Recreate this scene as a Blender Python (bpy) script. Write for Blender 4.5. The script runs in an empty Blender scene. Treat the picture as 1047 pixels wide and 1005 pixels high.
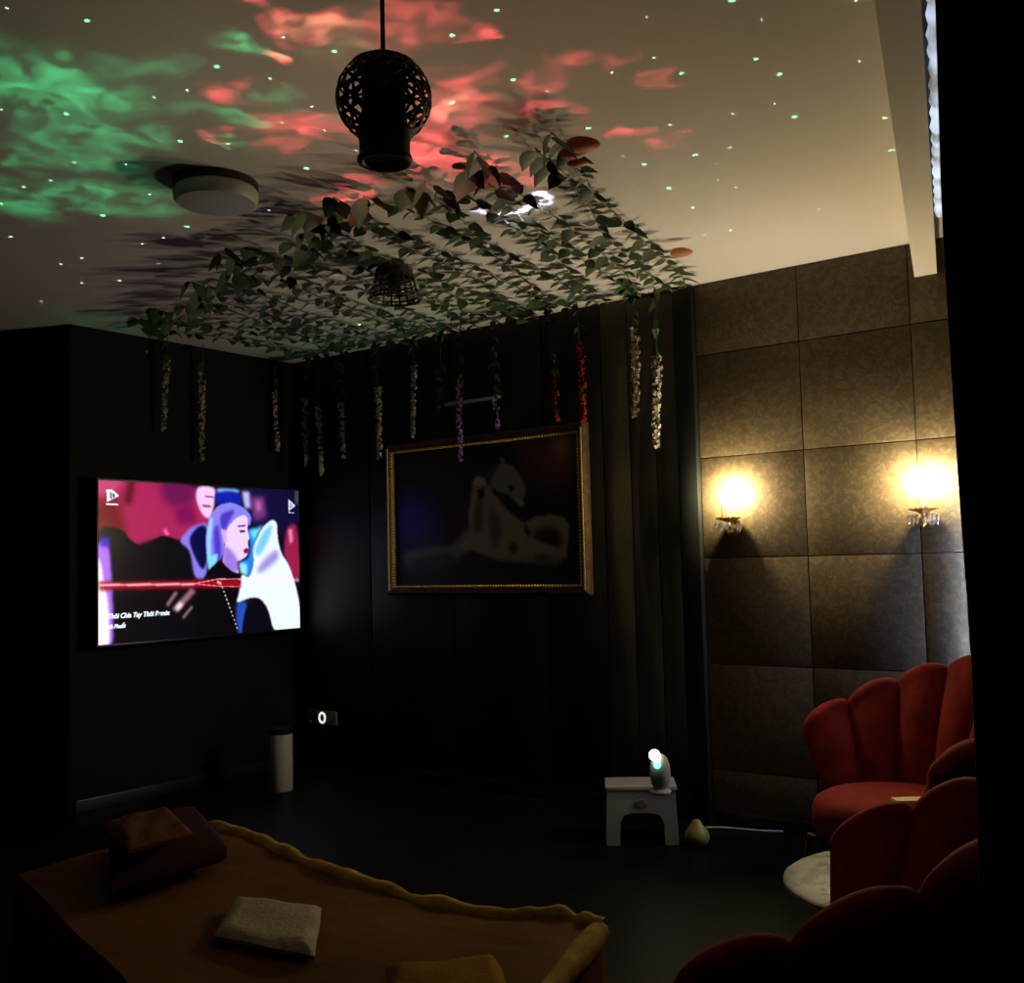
import bpy, bmesh, math, random
import numpy as np
from mathutils import Vector, Matrix

random.seed(11)
rng = np.random.default_rng(5)
PI = math.pi
sc = bpy.context.scene
COL = sc.collection

# ------------------------------------------------------------------ camera model
FPX = 1080.0; IW, IH = 1047, 1005
yaw, pitch, roll = [math.radians(a) for a in (36.54, 3.77, 1.45)]
CF = np.array([-math.sin(yaw)*math.cos(pitch), math.cos(yaw)*math.cos(pitch), math.sin(pitch)])
_r = np.array([math.cos(yaw), math.sin(yaw), 0.0]); _d = np.cross(CF, _r)
CR = _r*math.cos(roll)+_d*math.sin(roll); CD = -_r*math.sin(roll)+_d*math.cos(roll)
CO = np.array([0, 0, 1.5])
def ray(x, y): return CF + CR*(x-IW/2)/FPX + CD*(y-IH/2)/FPX
def onz(x, y, z): v = ray(x, y); return CO + v*(z-CO[2])/v[2]
def ony(x, y, Y): v = ray(x, y); return CO + v*Y/v[1]
def onx(x, y, X): v = ray(x, y); return CO + v*X/v[0]
def dep(x, y, t): return CO + ray(x, y)*t
def pix(p):
    q = np.array(p, float)-CO; z = q@CF
    return (IW/2+FPX*(q@CR)/z, IH/2+FPX*(q@CD)/z, z)

YW, XW, ZC = 5.55, -6.2, 3.08            # back wall, TV wall, ceiling height
RIGHT = Vector((_r[0], _r[1], 0)); FWD = Vector((-math.sin(yaw), math.cos(yaw), 0))

# ------------------------------------------------------------------ materials
def srgb(r, g, b):
    f = lambda c: (c/255/12.92) if c/255 <= .04045 else ((c/255+.055)/1.055)**2.4
    return (f(r), f(g), f(b))
def mat(name, col, rough=.6, metal=0.0, spec=.4, noise=None, bump=None, emit=None, trans=0.0, sheen=0.0, alpha=None):
    m = bpy.data.materials.new(name); m.use_nodes = True
    nt = m.node_tree; b = nt.nodes['Principled BSDF']
    b.inputs['Base Color'].default_value = (*col, 1); b.inputs['Roughness'].default_value = rough
    b.inputs['Metallic'].default_value = metal; b.inputs['Specular IOR Level'].default_value = spec
    if trans: b.inputs['Transmission Weight'].default_value = trans
    if sheen:
        b.inputs['Sheen Weight'].default_value = sheen
        b.inputs['Sheen Tint'].default_value = (*[min(1, c*2.5+.05) for c in col], 1)
    if emit:
        b.inputs['Emission Color'].default_value = (*emit[0], 1); b.inputs['Emission Strength'].default_value = emit[1]
    if noise or bump:
        tc = nt.nodes.new('ShaderNodeTexCoord')
    if noise:                            # (scale, amount)
        n = nt.nodes.new('ShaderNodeTexNoise'); n.inputs['Scale'].default_value = noise[0]; n.inputs['Detail'].default_value = 5
        nt.links.new(tc.outputs['Object'], n.inputs['Vector'])
        cr = nt.nodes.new('ShaderNodeValToRGB')
        a = noise[1]
        cr.color_ramp.elements[0].position = .3; cr.color_ramp.elements[1].position = .7
        cr.color_ramp.elements[0].color = (*[c*(1-a) for c in col], 1)
        cr.color_ramp.elements[1].color = (*[min(1, c*(1+a)) for c in col], 1)
        nt.links.new(n.outputs['Fac'], cr.inputs['Fac']); nt.links.new(cr.outputs['Color'], b.inputs['Base Color'])
    if bump:                             # (scale, strength, distance)
        n2 = nt.nodes.new('ShaderNodeTexNoise'); n2.inputs['Scale'].default_value = bump[0]; n2.inputs['Detail'].default_value = 4
        nt.links.new(tc.outputs['Object'], n2.inputs['Vector'])
        bp = nt.nodes.new('ShaderNodeBump'); bp.inputs['Strength'].default_value = bump[1]; bp.inputs['Distance'].default_value = bump[2]
        nt.links.new(n2.outputs['Fac'], bp.inputs['Height']); nt.links.new(bp.outputs['Normal'], b.inputs['Normal'])
    return m

M = {}
M['ceiling'] = mat('ceiling plaster', (.80, .76, .68), .9, spec=.15, bump=(40, .15, .004))
M['floor'] = mat('dark floor', (.0035, .005, .0035), .5, spec=.08, noise=(3, .4))
M['black_wall'] = mat('black wall', (.009, .011, .008), .55, spec=.2, noise=(2.5, .35), bump=(60, .15, .004))
M['tv_wall'] = mat('black left wall', (.0045, .006, .0045), .65, spec=.12, noise=(2.5, .3), bump=(60, .15, .004))
M['lit_brown_board'] = mat('sconce-lit brown board', (.055, .050, .032), .5, spec=.3, noise=(2.5, .3), bump=(60, .15, .004))  # browner wall boards, the sconce light put into their colour
M['pilaster'] = mat('black pilaster', (.008, .010, .008), .6, spec=.2)
M['beam'] = mat('beam paint', (.74, .70, .62), .85, spec=.2)
M['black_plastic'] = mat('black plastic', (.008, .008, .009), .35)
M['gold'] = mat('gilt', (.85, .58, .14), .5, .3, noise=(60, .25))
M['brass'] = mat('brass', (.55, .36, .12), .3, 1.0)
M['dark_gilt'] = mat('dark gilt', (.07, .045, .02), .45, .4, noise=(30, .5))
M['crystal'] = mat('crystal', (1, .97, .9), .03, trans=.9)
M['bulb'] = mat('warm bulb', (1, .8, .5), .3, emit=((1.0, .80, .46), 1450))
M['candle'] = mat('candle sleeve', (.85, .8, .65), .5)
M['velvet'] = mat('red velvet', (.20, .017, .011), .85, spec=.12, sheen=.12, noise=(14, .25), bump=(160, .2, .002))
M['gold_leg'] = mat('gilt leg', (.5, .35, .12), .35, 1.0)
M['bamboo'] = mat('dark bamboo', (.035, .024, .014), .6, noise=(50, .5))
M['cord'] = mat('black cord', (.01, .009, .008), .6)
M['opal'] = mat('opal shade', (.40, .39, .34), .5)
M['leaf'] = mat('ivy leaf', (.032, .066, .022), .55, spec=.3, noise=(7, .55))
M['leaf_orange'] = mat('orange leaf', (.55, .17, .06), .55)
M['stem'] = mat('ivy stem', (.22, .2, .12), .7)
M['flower_white'] = mat('white blossom', (.40, .36, .26), .8, spec=.1)
M['flower_purple'] = mat('purple blossom', (.15, .10, .25), .8, spec=.1)
M['flower_red'] = mat('red blossom', (.17, .012, .010), .8, spec=.1)
M['flower_stem'] = mat('garland greenery', (.03, .07, .02), .7)
M['sheet'] = mat('golden bed sheet', (.13, .058, .012), .85, spec=.1, sheen=.05, noise=(4, .22), bump=(9, .35, .02))
M['hem'] = mat('golden hem', (.40, .26, .05), .85, spec=.1, noise=(16, .35), bump=(30, .5, .01))
M['white_towel'] = mat('white towel', (.42, .38, .29), .95, spec=.05, noise=(10, .15), bump=(70, .6, .006))
M['brown_towel'] = mat('brown towel', (.11, .05, .018), .95, spec=.05, noise=(9, .25), bump=(70, .6, .006))
M['yellow_towel'] = mat('yellow towel', (.26, .15, .025), .95, spec=.05, noise=(9, .2), bump=(70, .5, .006))
M['maroon'] = mat('maroon cover', (.028, .006, .006), .8, spec=.15, noise=(8, .3))
M['dark_wood'] = mat('dark wood', (.02, .012, .008), .5, noise=(12, .4))
M['white_plastic'] = mat('white plastic', (.36, .36, .30), .45)
M['grey_plastic'] = mat('grey plastic', (.16, .18, .16), .5)
M['dark_hole'] = mat('dark recess', (.02, .02, .02), .8)
M['lens'] = mat('lit lens', (.9, 1, .9), .1, emit=((1.0, 1.0, .85), 10))
M['lens_green'] = mat('green lens', (.2, .9, .5), .1, emit=((.15, .9, .55), 3.0))
M['pear'] = mat('pale yellow glaze', (.30, .27, .07), .35)
M['cable'] = mat('white cable', (.55, .55, .55), .5)
M['ring_light'] = mat('ring light', (1, 1, 1), .4, emit=((.85, 1, .85), .9))
M['curtain'] = mat('black curtain', (.022, .019, .018), .55, spec=.4, sheen=.12, bump=(90, .2, .003))
M['brown_edge'] = mat('brown edge band', (.30, .20, .12), .6)
M['cream_box'] = mat('cream paper', (.75, .62, .36), .7)
M['text'] = mat('caption glow', (0, 0, 0), .5, emit=((.85, .95, 1.0), 1.1))
M['base'] = mat('baseboard', (.010, .012, .010), .3, spec=.5)
M['steel'] = mat('grey metal', (.3, .3, .3), .4, 1.0)

def led_mat():
    m = bpy.data.materials.new('light strip'); m.use_nodes = True; nt = m.node_tree
    b = nt.nodes['Principled BSDF']; b.inputs['Base Color'].default_value = (.5, .55, .6, 1)
    b.inputs['Emission Color'].default_value = (.55, .72, 1.0, 1)
    tc = nt.nodes.new('ShaderNodeTexCoord'); n = nt.nodes.new('ShaderNodeTexNoise')
    n.inputs['Scale'].default_value = 5.5; n.inputs['Detail'].default_value = 2
    nt.links.new(tc.outputs['Object'], n.inputs['Vector'])
    mr = nt.nodes.new('ShaderNodeMapRange'); mr.inputs[1].default_value = .38; mr.inputs[2].default_value = .66
    mr.inputs[3].default_value = .15; mr.inputs[4].default_value = 1.15
    nt.links.new(n.outputs['Fac'], mr.inputs['Value']); nt.links.new(mr.outputs['Result'], b.inputs['Emission Strength'])
    return m
M['led'] = led_mat()
M['led_wall'] = mat('corner light', (.5, .55, .6), .5, emit=((.42, .55, 1.0), 130))

def damask():
    m = bpy.data.materials.new('damask wallpaper'); m.use_nodes = True; nt = m.node_tree
    b = nt.nodes['Principled BSDF']; b.inputs['Roughness'].default_value = .5; b.inputs['Specular IOR Level'].default_value = .2
    tc = nt.nodes.new('ShaderNodeTexCoord')
    n = nt.nodes.new('ShaderNodeTexNoise'); n.inputs['Scale'].default_value = 11; n.inputs['Detail'].default_value = 6; n.inputs['Distortion'].default_value = 1.8
    v = nt.nodes.new('ShaderNodeTexVoronoi'); v.inputs['Scale'].default_value = 34; v.feature = 'SMOOTH_F1'
    mix = nt.nodes.new('ShaderNodeVectorMath'); mix.operation = 'ADD'
    sc_ = nt.nodes.new('ShaderNodeVectorMath'); sc_.operation = 'SCALE'; sc_.inputs['Scale'].default_value = .12
    nt.links.new(tc.outputs['Object'], n.inputs['Vector']); nt.links.new(n.outputs['Color'], sc_.inputs[0])
    nt.links.new(tc.outputs['Object'], mix.inputs[0]); nt.links.new(sc_.outputs[0], mix.inputs[1]); nt.links.new(mix.outputs[0], v.inputs['Vector'])
    cr = nt.nodes.new('ShaderNodeValToRGB')
    cr.color_ramp.elements[0].position = .12; cr.color_ramp.elements[0].color = (.128, .098, .054, 1)
    cr.color_ramp.elements[1].position = .55; cr.color_ramp.elements[1].color = (.078, .060, .034, 1)
    nt.links.new(v.outputs['Distance'], cr.inputs['Fac']); nt.links.new(cr.outputs['Color'], b.inputs['Base Color'])
    bp = nt.nodes.new('ShaderNodeBump'); bp.inputs['Strength'].default_value = .16; bp.inputs['Distance'].default_value = .005
    nt.links.new(v.outputs['Distance'], bp.inputs['Height']); nt.links.new(bp.outputs['Normal'], b.inputs['Normal'])
    return m
M['damask'] = damask()

def marble():
    m = bpy.data.materials.new('marble'); m.use_nodes = True; nt = m.node_tree
    b = nt.nodes['Principled BSDF']; b.inputs['Roughness'].default_value = .5
    tc = nt.nodes.new('ShaderNodeTexCoord'); n = nt.nodes.new('ShaderNodeTexNoise'); n.inputs['Scale'].default_value = 5; n.inputs['Detail'].default_value = 7; n.inputs['Distortion'].default_value = 2.2
    nt.links.new(tc.outputs['Object'], n.inputs['Vector'])
    cr = nt.nodes.new('ShaderNodeValToRGB'); cr.color_ramp.elements[0].position = .42; cr.color_ramp.elements[0].color = (.12, .13, .12, 1)
    cr.color_ramp.elements[1].position = .52; cr.color_ramp.elements[1].color = (.34, .35, .32, 1)
    nt.links.new(n.outputs['Fac'], cr.inputs['Fac']); nt.links.new(cr.outputs['Color'], b.inputs['Base Color'])
    return m
M['marble'] = marble()

def attr_mat(name, emit):
    m = bpy.data.materials.new(name); m.use_nodes = True; nt = m.node_tree; b = nt.nodes['Principled BSDF']
    a = nt.nodes.new('ShaderNodeVertexColor'); a.layer_name = 'picture'
    if emit:
        b.inputs['Base Color'].default_value = (.01, .01, .01, 1); b.inputs['Roughness'].default_value = .2
        nt.links.new(a.outputs['Color'], b.inputs['Emission Color']); b.inputs['Emission Strength'].default_value = emit
    else:
        b.inputs['Roughness'].default_value = .5; b.inputs['Specular IOR Level'].default_value = .3
        nt.links.new(a.outputs['Color'], b.inputs['Base Color'])
    return m

# ------------------------------------------------------------------ mesh helpers
class MB:
    def __init__(s): s.bm = bmesh.new()
    def quad(s, pts):
        vs = [s.bm.verts.new(p) for p in pts]
        return s.bm.faces.new(vs)
    def box(s, c, size, rot=None, bevel=0.0):
        t = bmesh.new(); bmesh.ops.create_cube(t, size=1)
        for v in t.verts: v.co = Vector((v.co.x*size[0], v.co.y*size[1], v.co.z*size[2]))
        if bevel: bmesh.ops.bevel(t, geom=list(t.edges), offset=bevel, segments=2, affect='EDGES', profile=.6)
        m = Matrix.Translation(c) @ (rot.to_4x4() if rot else Matrix.Identity(4))
        s.merge(t, m); return s
    def merge(s, t, m=None):
        if m is not None: bmesh.ops.transform(t, matrix=m, verts=list(t.verts))
        me = bpy.data.meshes.new('tmp'); t.to_mesh(me); t.free(); s.bm.from_mesh(me); bpy.data.meshes.remove(me)
    def prism(s, pts, z0, z1):
        a = [s.bm.verts.new((p[0], p[1], z0)) for p in pts]; b = [s.bm.verts.new((p[0], p[1], z1)) for p in pts]
        n = len(pts)
        s.bm.faces.new(a[::-1]); s.bm.faces.new(b)
        for i in range(n): s.bm.faces.new((a[i], a[(i+1) % n], b[(i+1) % n], b[i]))
        return s
    def tube(s, pts, r, seg=8, closed=False, cap=True):
        pts = [Vector(p) for p in pts]; n = len(pts)
        rr = r if isinstance(r, (list, tuple)) else [r]*n
        rings = []; up = Vector((0, 0, 1))
        for i in range(n):
            a = pts[(i-1) % n] if (closed or i > 0) else pts[i]; b = pts[(i+1) % n] if (closed or i < n-1) else pts[i]
            d = (b-a).normalized() if (b-a).length > 1e-9 else Vector((0, 0, 1))
            u = d.cross(up)
            if u.length < .05: u = d.cross(Vector((1, 0, 0)))
            u.normalize(); w = u.cross(d)
            rings.append([s.bm.verts.new(pts[i]+(u*math.cos(2*PI*k/seg)+w*math.sin(2*PI*k/seg))*rr[i]) for k in range(seg)])
        for i in range(n if closed else n-1):
            A, B = rings[i], rings[(i+1) % n]
            for k in range(seg): s.bm.faces.new((A[k], A[(k+1) % seg], B[(k+1) % seg], B[k]))
        if cap and not closed:
            s.bm.faces.new(rings[0][::-1]); s.bm.faces.new(rings[-1])
        return s
    def lathe(s, prof, seg=32, c=(0, 0, 0), axis=None):
        m = Matrix.Translation(c)
        if axis is not None: m = m @ Vector((0, 0, 1)).rotation_difference(Vector(axis).normalized()).to_matrix().to_4x4()
        rings = []
        for (r, z) in prof:
            if r < 1e-6: rings.append([s.bm.verts.new(m @ Vector((0, 0, z)))])
            else: rings.append([s.bm.verts.new(m @ Vector((r*math.cos(2*PI*k/seg), r*math.sin(2*PI*k/seg), z))) for k in range(seg)])
        for A, B in zip(rings, rings[1:]):
            for k in range(seg):
                k2 = (k+1) % seg
                if len(A) == 1 and len(B) == 1: continue
                if len(A) == 1: s.bm.faces.new((A[0], B[k2], B[k]))
                elif len(B) == 1: s.bm.faces.new((A[k], A[k2], B[0]))
                else: s.bm.faces.new((A[k], A[k2], B[k2], B[k]))
        return s
    def ball(s, c, r, sub=2, scale=(1, 1, 1)):
        t = bmesh.new(); bmesh.ops.create_icosphere(t, subdivisions=sub, radius=r)
        s.merge(t, Matrix.Translation(c) @ Matrix.Diagonal((*scale, 1)))
        return s
    def build(s, name, m, parent=None, smooth=True, recalc=True):
        if recalc: bmesh.ops.recalc_face_normals(s.bm, faces=list(s.bm.faces))
        me = bpy.data.meshes.new(name); s.bm.to_mesh(me); s.bm.free()
        if smooth:
            me.shade_smooth()
            try: me.set_sharp_from_angle(angle=math.radians(38))
            except Exception: pass
        me.materials.append(m)
        o = bpy.data.objects.new(name, me); COL.objects.link(o)
        if parent: o.parent = parent
        return o

def tag(o, label=None, cat=None, group=None, kind=None):
    if label: o['label'] = label
    if cat: o['category'] = cat
    if group: o['group'] = group
    if kind: o['kind'] = kind
    return o
def empty(name, loc, rz, label, cat, group=None):
    o = bpy.data.objects.new(name, None); COL.objects.link(o); o.location = loc; o.rotation_euler = (0, 0, rz); o.empty_display_size = .05
    return tag(o, label, cat, group)
def copy_tree(o, parent=None):
    c = o.copy(); COL.objects.link(c)
    if parent: c.parent = parent
    for ch in list(o.children): copy_tree(ch, c)
    return c
def struct(o): o['kind'] = 'structure'; return o

# ------------------------------------------------------------------ room shell
bdir = Vector((-.2405, .9706, 0)); bnor = Vector((.9706, .2405, 0))    # along / across the ceiling beam
struct(MB().box((-3.6, 2.2, -.06), (10.4, 7.4, .12)).build('floor', M['floor']))
struct(MB().box((-3.6, 2.2, ZC+.06), (10.4, 7.4, .12)).build('ceiling', M['ceiling']))
wb = struct(MB().box((-3.6, YW+.1, ZC/2), (10.4, .2, ZC)).build('wall_back', M['black_wall']))
wl = struct(MB().prism([(XW, 3.68), (XW, YW-.001), (-8.6, YW-.001), (-8.6, 3.68+2.4*math.tan(math.radians(10.5)))], 0, ZC).build('wall_left', M['tv_wall']))
struct(MB().box((-8.7, 1.3, ZC/2), (.2, 5.4, ZC)).build('wall_far_left', M['tv_wall']))
struct(MB().box((-3.6, -1.35, ZC/2), (10.4, .2, ZC)).build('wall_front', M['black_wall']))
p0 = bnor*.92 - bdir*2.2; p1 = bnor*.92 + bdir*5.55
p1 = Vector((-.425, 5.549, 0))
struct(MB().prism([p0[:2], (p0+bnor*.2)[:2], (p1+Vector((.25, 0, 0)))[:2], p1[:2]], 0, ZC).build('wall_right', M['black_wall']))

# upholstered damask squares of the sconce wall, seams between them
w = MB()
xs = [-2.742, -2.125, -1.531, -.937, -.43]; zs = [.06, .30, .89, 1.487, 2.065, 2.66, ZC-.002]
for i in range(4):
    for k in range(6):
        x0, x1, z0, z1 = xs[i]+.0015, xs[i+1]-.0015, zs[k]+.0015, zs[k+1]-.0015
        w.box(((x0+x1)/2, YW-.006, (z0+z1)/2), (x1-x0, .02, z1-z0), bevel=.006)
struct(w.build('wall_panel', M['damask'], wb))
# black band boards on the painting wall
w = MB()
for x0, x1 in [(-6.15, -5.4), (-5.39, -4.62), (-4.61, -3.85), (-3.84, -3.40)]:
    w.box(((x0+x1)/2, YW-.004, ZC/2), (x1-x0, .01, ZC-.01), bevel=.004)
struct(w.build('wall_board', M['black_wall'], wb))
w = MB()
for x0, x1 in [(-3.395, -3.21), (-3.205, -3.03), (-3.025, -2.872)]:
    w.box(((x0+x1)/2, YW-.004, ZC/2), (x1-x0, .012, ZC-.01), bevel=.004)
struct(w.build('wall_board', M['lit_brown_board'], wb))  # boards nearest the sconces, coloured as lit
struct(MB().box((-2.805, YW-.03, ZC/2), (.125, .06, ZC-.002), bevel=.006).build('trim_1', M['pilaster']))
# ceiling beam
bs = onz(895, 0, 2.9); be = ony(936, 283, YW)
bl0 = Vector((be[0], be[1], 0)) - bdir*5.6; bl1 = Vector((be[0], YW-.02, 0)); wv = bnor*.108
struct(MB().prism([bl0[:2], (bl0+wv)[:2], (bl1+wv)[:2], bl1[:2]], 2.9, ZC-.001).build('trim_2', M['beam']))
struct(MB().box(((XW-2.82)/2-.06, YW-.012, .04), (3.2, .02, .08), bevel=.006).build('baseboard_back', M['base']))
struct(MB().box((XW+.012, 4.61, .04), (.02, 1.8, .08), bevel=.006).build('baseboard_left', M['base']))
struct(MB().box((-1.6, YW-.026, .035), (2.2, .02, .07), bevel=.006).build('baseboard_right', M['base']))

# ------------------------------------------------------------------ light strips
a = Vector(onz(953.5, -60, 2.9)); b = Vector(onz(961, 221, 2.9))
d = (b-a).normalized(); L = (b-a).length
w = MB(); n = 70
pts = [a+d*(L*i/n)+Vector((0, 0, .012)) for i in range(n+1)]
rr = [.018+.004*math.sin(i*1.7)+.003*random.random() for i in range(n+1)]
w.tube(pts, rr, 10)
ls = w.build('light_strip', M['led'])
tag(ls, 'bluish white light strip running along the pale ceiling beam', 'light strip')
MB().box((a+b)/2+Vector((0, 0, .045)), (.02, L, .05), rot=Matrix.Rotation(math.atan2(d.y, d.x)-PI/2, 3, 'Z')).build('strip_channel', M['beam'], ls)
q = ony(991, 560, YW-.055)
w = MB(); w.tube([(q[0], YW-.045, z) for z in np.linspace(.8, 1.95, 20)], .012, 10)
lw = w.build('light_strip', M['led_wall'])
tag(lw, 'upright bluish white light strip at the right end of the sconce wall', 'light strip')
MB().box((q[0], YW-.027, 1.375), (.03, .022, 1.17)).build('strip_channel', M['beam'], lw)
MB().box((q[0]+.002, YW-.062, 1.375), (.032, .006, 1.19), bevel=.001).build('cover', M['black_plastic'], lw)  # added baffle, keeps the strip's light off the room
MB().box((q[0]+.02, YW-.04, 1.375), (.006, .048, 1.19), bevel=.001).build('cover', M['black_plastic'], lw)  # added side baffle, blocks the strip's light to the right

# ------------------------------------------------------------------ television
def fill(X, Y, poly):
    inside = np.zeros(X.shape, bool); n = len(poly)
    for i in range(n):
        x1, y1 = poly[i]; x2, y2 = poly[(i+1) % n]
        if y1 == y2: continue
        c = ((y1 > Y) != (y2 > Y)) & (X < (x2-x1)*(Y-y1)/(y2-y1)+x1)
        inside ^= c
    return inside.astype(float)
def blur(m, s):
    if s <= 0: return m
    k = int(math.ceil(3*s)); g = np.exp(-.5*(np.arange(-k, k+1)/s)**2); g /= g.sum()
    m = np.apply_along_axis(lambda v: np.convolve(np.pad(v, k, mode='edge'), g, 'valid'), 0, m)
    return np.apply_along_axis(lambda v: np.convolve(np.pad(v, k, mode='edge'), g, 'valid'), 1, m)
def stroke(p, q_, wd):
    p, q_ = np.array(p, float), np.array(q_, float); d_ = (q_-p)/np.hypot(*(q_-p)); n_ = np.array((-d_[1], d_[0]))*wd/2
    return [tuple(p+n_), tuple(q_+n_), tuple(q_-n_), tuple(p-n_)]
def chaikin(p):
    o = []
    for i in range(len(p)):
        a_, b_ = p[i], p[(i+1) % len(p)]
        o += [(.8*a_[0]+.2*b_[0], .8*a_[1]+.2*b_[1]), (.2*a_[0]+.8*b_[0], .2*a_[1]+.8*b_[1])]
    return o
def paint(nu, nv, corners, base, ops, ppu):
    TL, TR, BR, BL = [np.array(c, float) for c in corners]
    u = np.linspace(0, 1, nu)[None, :]; v = np.linspace(0, 1, nv)[:, None]
    P = ((1-u)*(1-v))[..., None]*TL + (u*(1-v))[..., None]*TR + (u*v)[..., None]*BR + ((1-u)*v)[..., None]*BL
    X, Y = P[..., 0], P[..., 1]
    img = np.zeros((nv, nu, 3)); img[:] = base
    for poly, colr, bl in ops:
        if len(poly) > 4 and bl > 1: poly = chaikin(chaikin(poly))
        m = blur(fill(X, Y, poly), bl*ppu)[..., None]
        img = img*(1-m)+np.array(colr, float)*m
    lin = np.where(img/255 <= .04045, img/255/12.92, ((img/255+.055)/1.055)**2.4)
    return lin
def picture_mesh(name, lin, p00, pu, pv, m, parent):
    nv, nu, _ = lin.shape
    us = np.linspace(0, 1, nu); vs = np.linspace(0, 1, nv)
    verts = (np.array(p00)[None, None]+us[None, :, None]*np.array(pu)+vs[:, None, None]*np.array(pv)).reshape(-1, 3)
    idx = np.arange(nu*nv).reshape(nv, nu)
    faces = np.stack([idx[:-1, :-1], idx[1:, :-1], idx[1:, 1:], idx[:-1, 1:]], -1).reshape(-1, 4)
    me = bpy.data.meshes.new(name); me.from_pydata(verts.tolist(), [], faces.tolist())
    ca = me.color_attributes.new('picture', 'FLOAT_COLOR', 'POINT')
    ca.data.foreach_set('color', np.concatenate([lin.reshape(-1, 3), np.ones((nu*nv, 1))], 1).astype(np.float32).ravel())
    me.materials.append(m); o = bpy.data.objects.new(name, me); COL.objects.link(o); o.parent = parent
    return o

TVX = XW+.13; ty0, ty1, tz0, tz1 = 3.795, 5.462, 1.04, 2.077
tv = empty('television', (XW+.02, (ty0+ty1)/2, tz0), 0, 'wall-mounted television showing a music video with a lilac-haired singer', 'television')
def tvl(x, y, z): return (x-tv.location.x, y-tv.location.y, z-tv.location.z)
MB().box(tvl(XW+.10, (ty0+ty1)/2, (tz0+tz1)/2), (.05, ty1-ty0+.02, tz1-tz0+.03), bevel=.006).build('case', M['black_plastic'], tv)
MB().box(tvl(XW+.045, (ty0+ty1)/2, (tz0+tz1)/2), (.06, .5, .4), bevel=.01).build('wall_mount', M['black_plastic'], tv)
w = MB()
for y0_, y1_, z0_, z1_ in [(ty0-.012, ty1+.012, tz1, tz1+.016), (ty0-.012, ty1+.012, tz0-.018, tz0), (ty0-.012, ty0, tz0, tz1), (ty1, ty1+.012, tz0, tz1)]:
    w.box(tvl(XW+.128, (y0_+y1_)/2, (z0_+z1_)/2), (.014, y1_-y0_, z1_-z0_), bevel=.003)
w.build('bezel', M['black_plastic'], tv)
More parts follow.
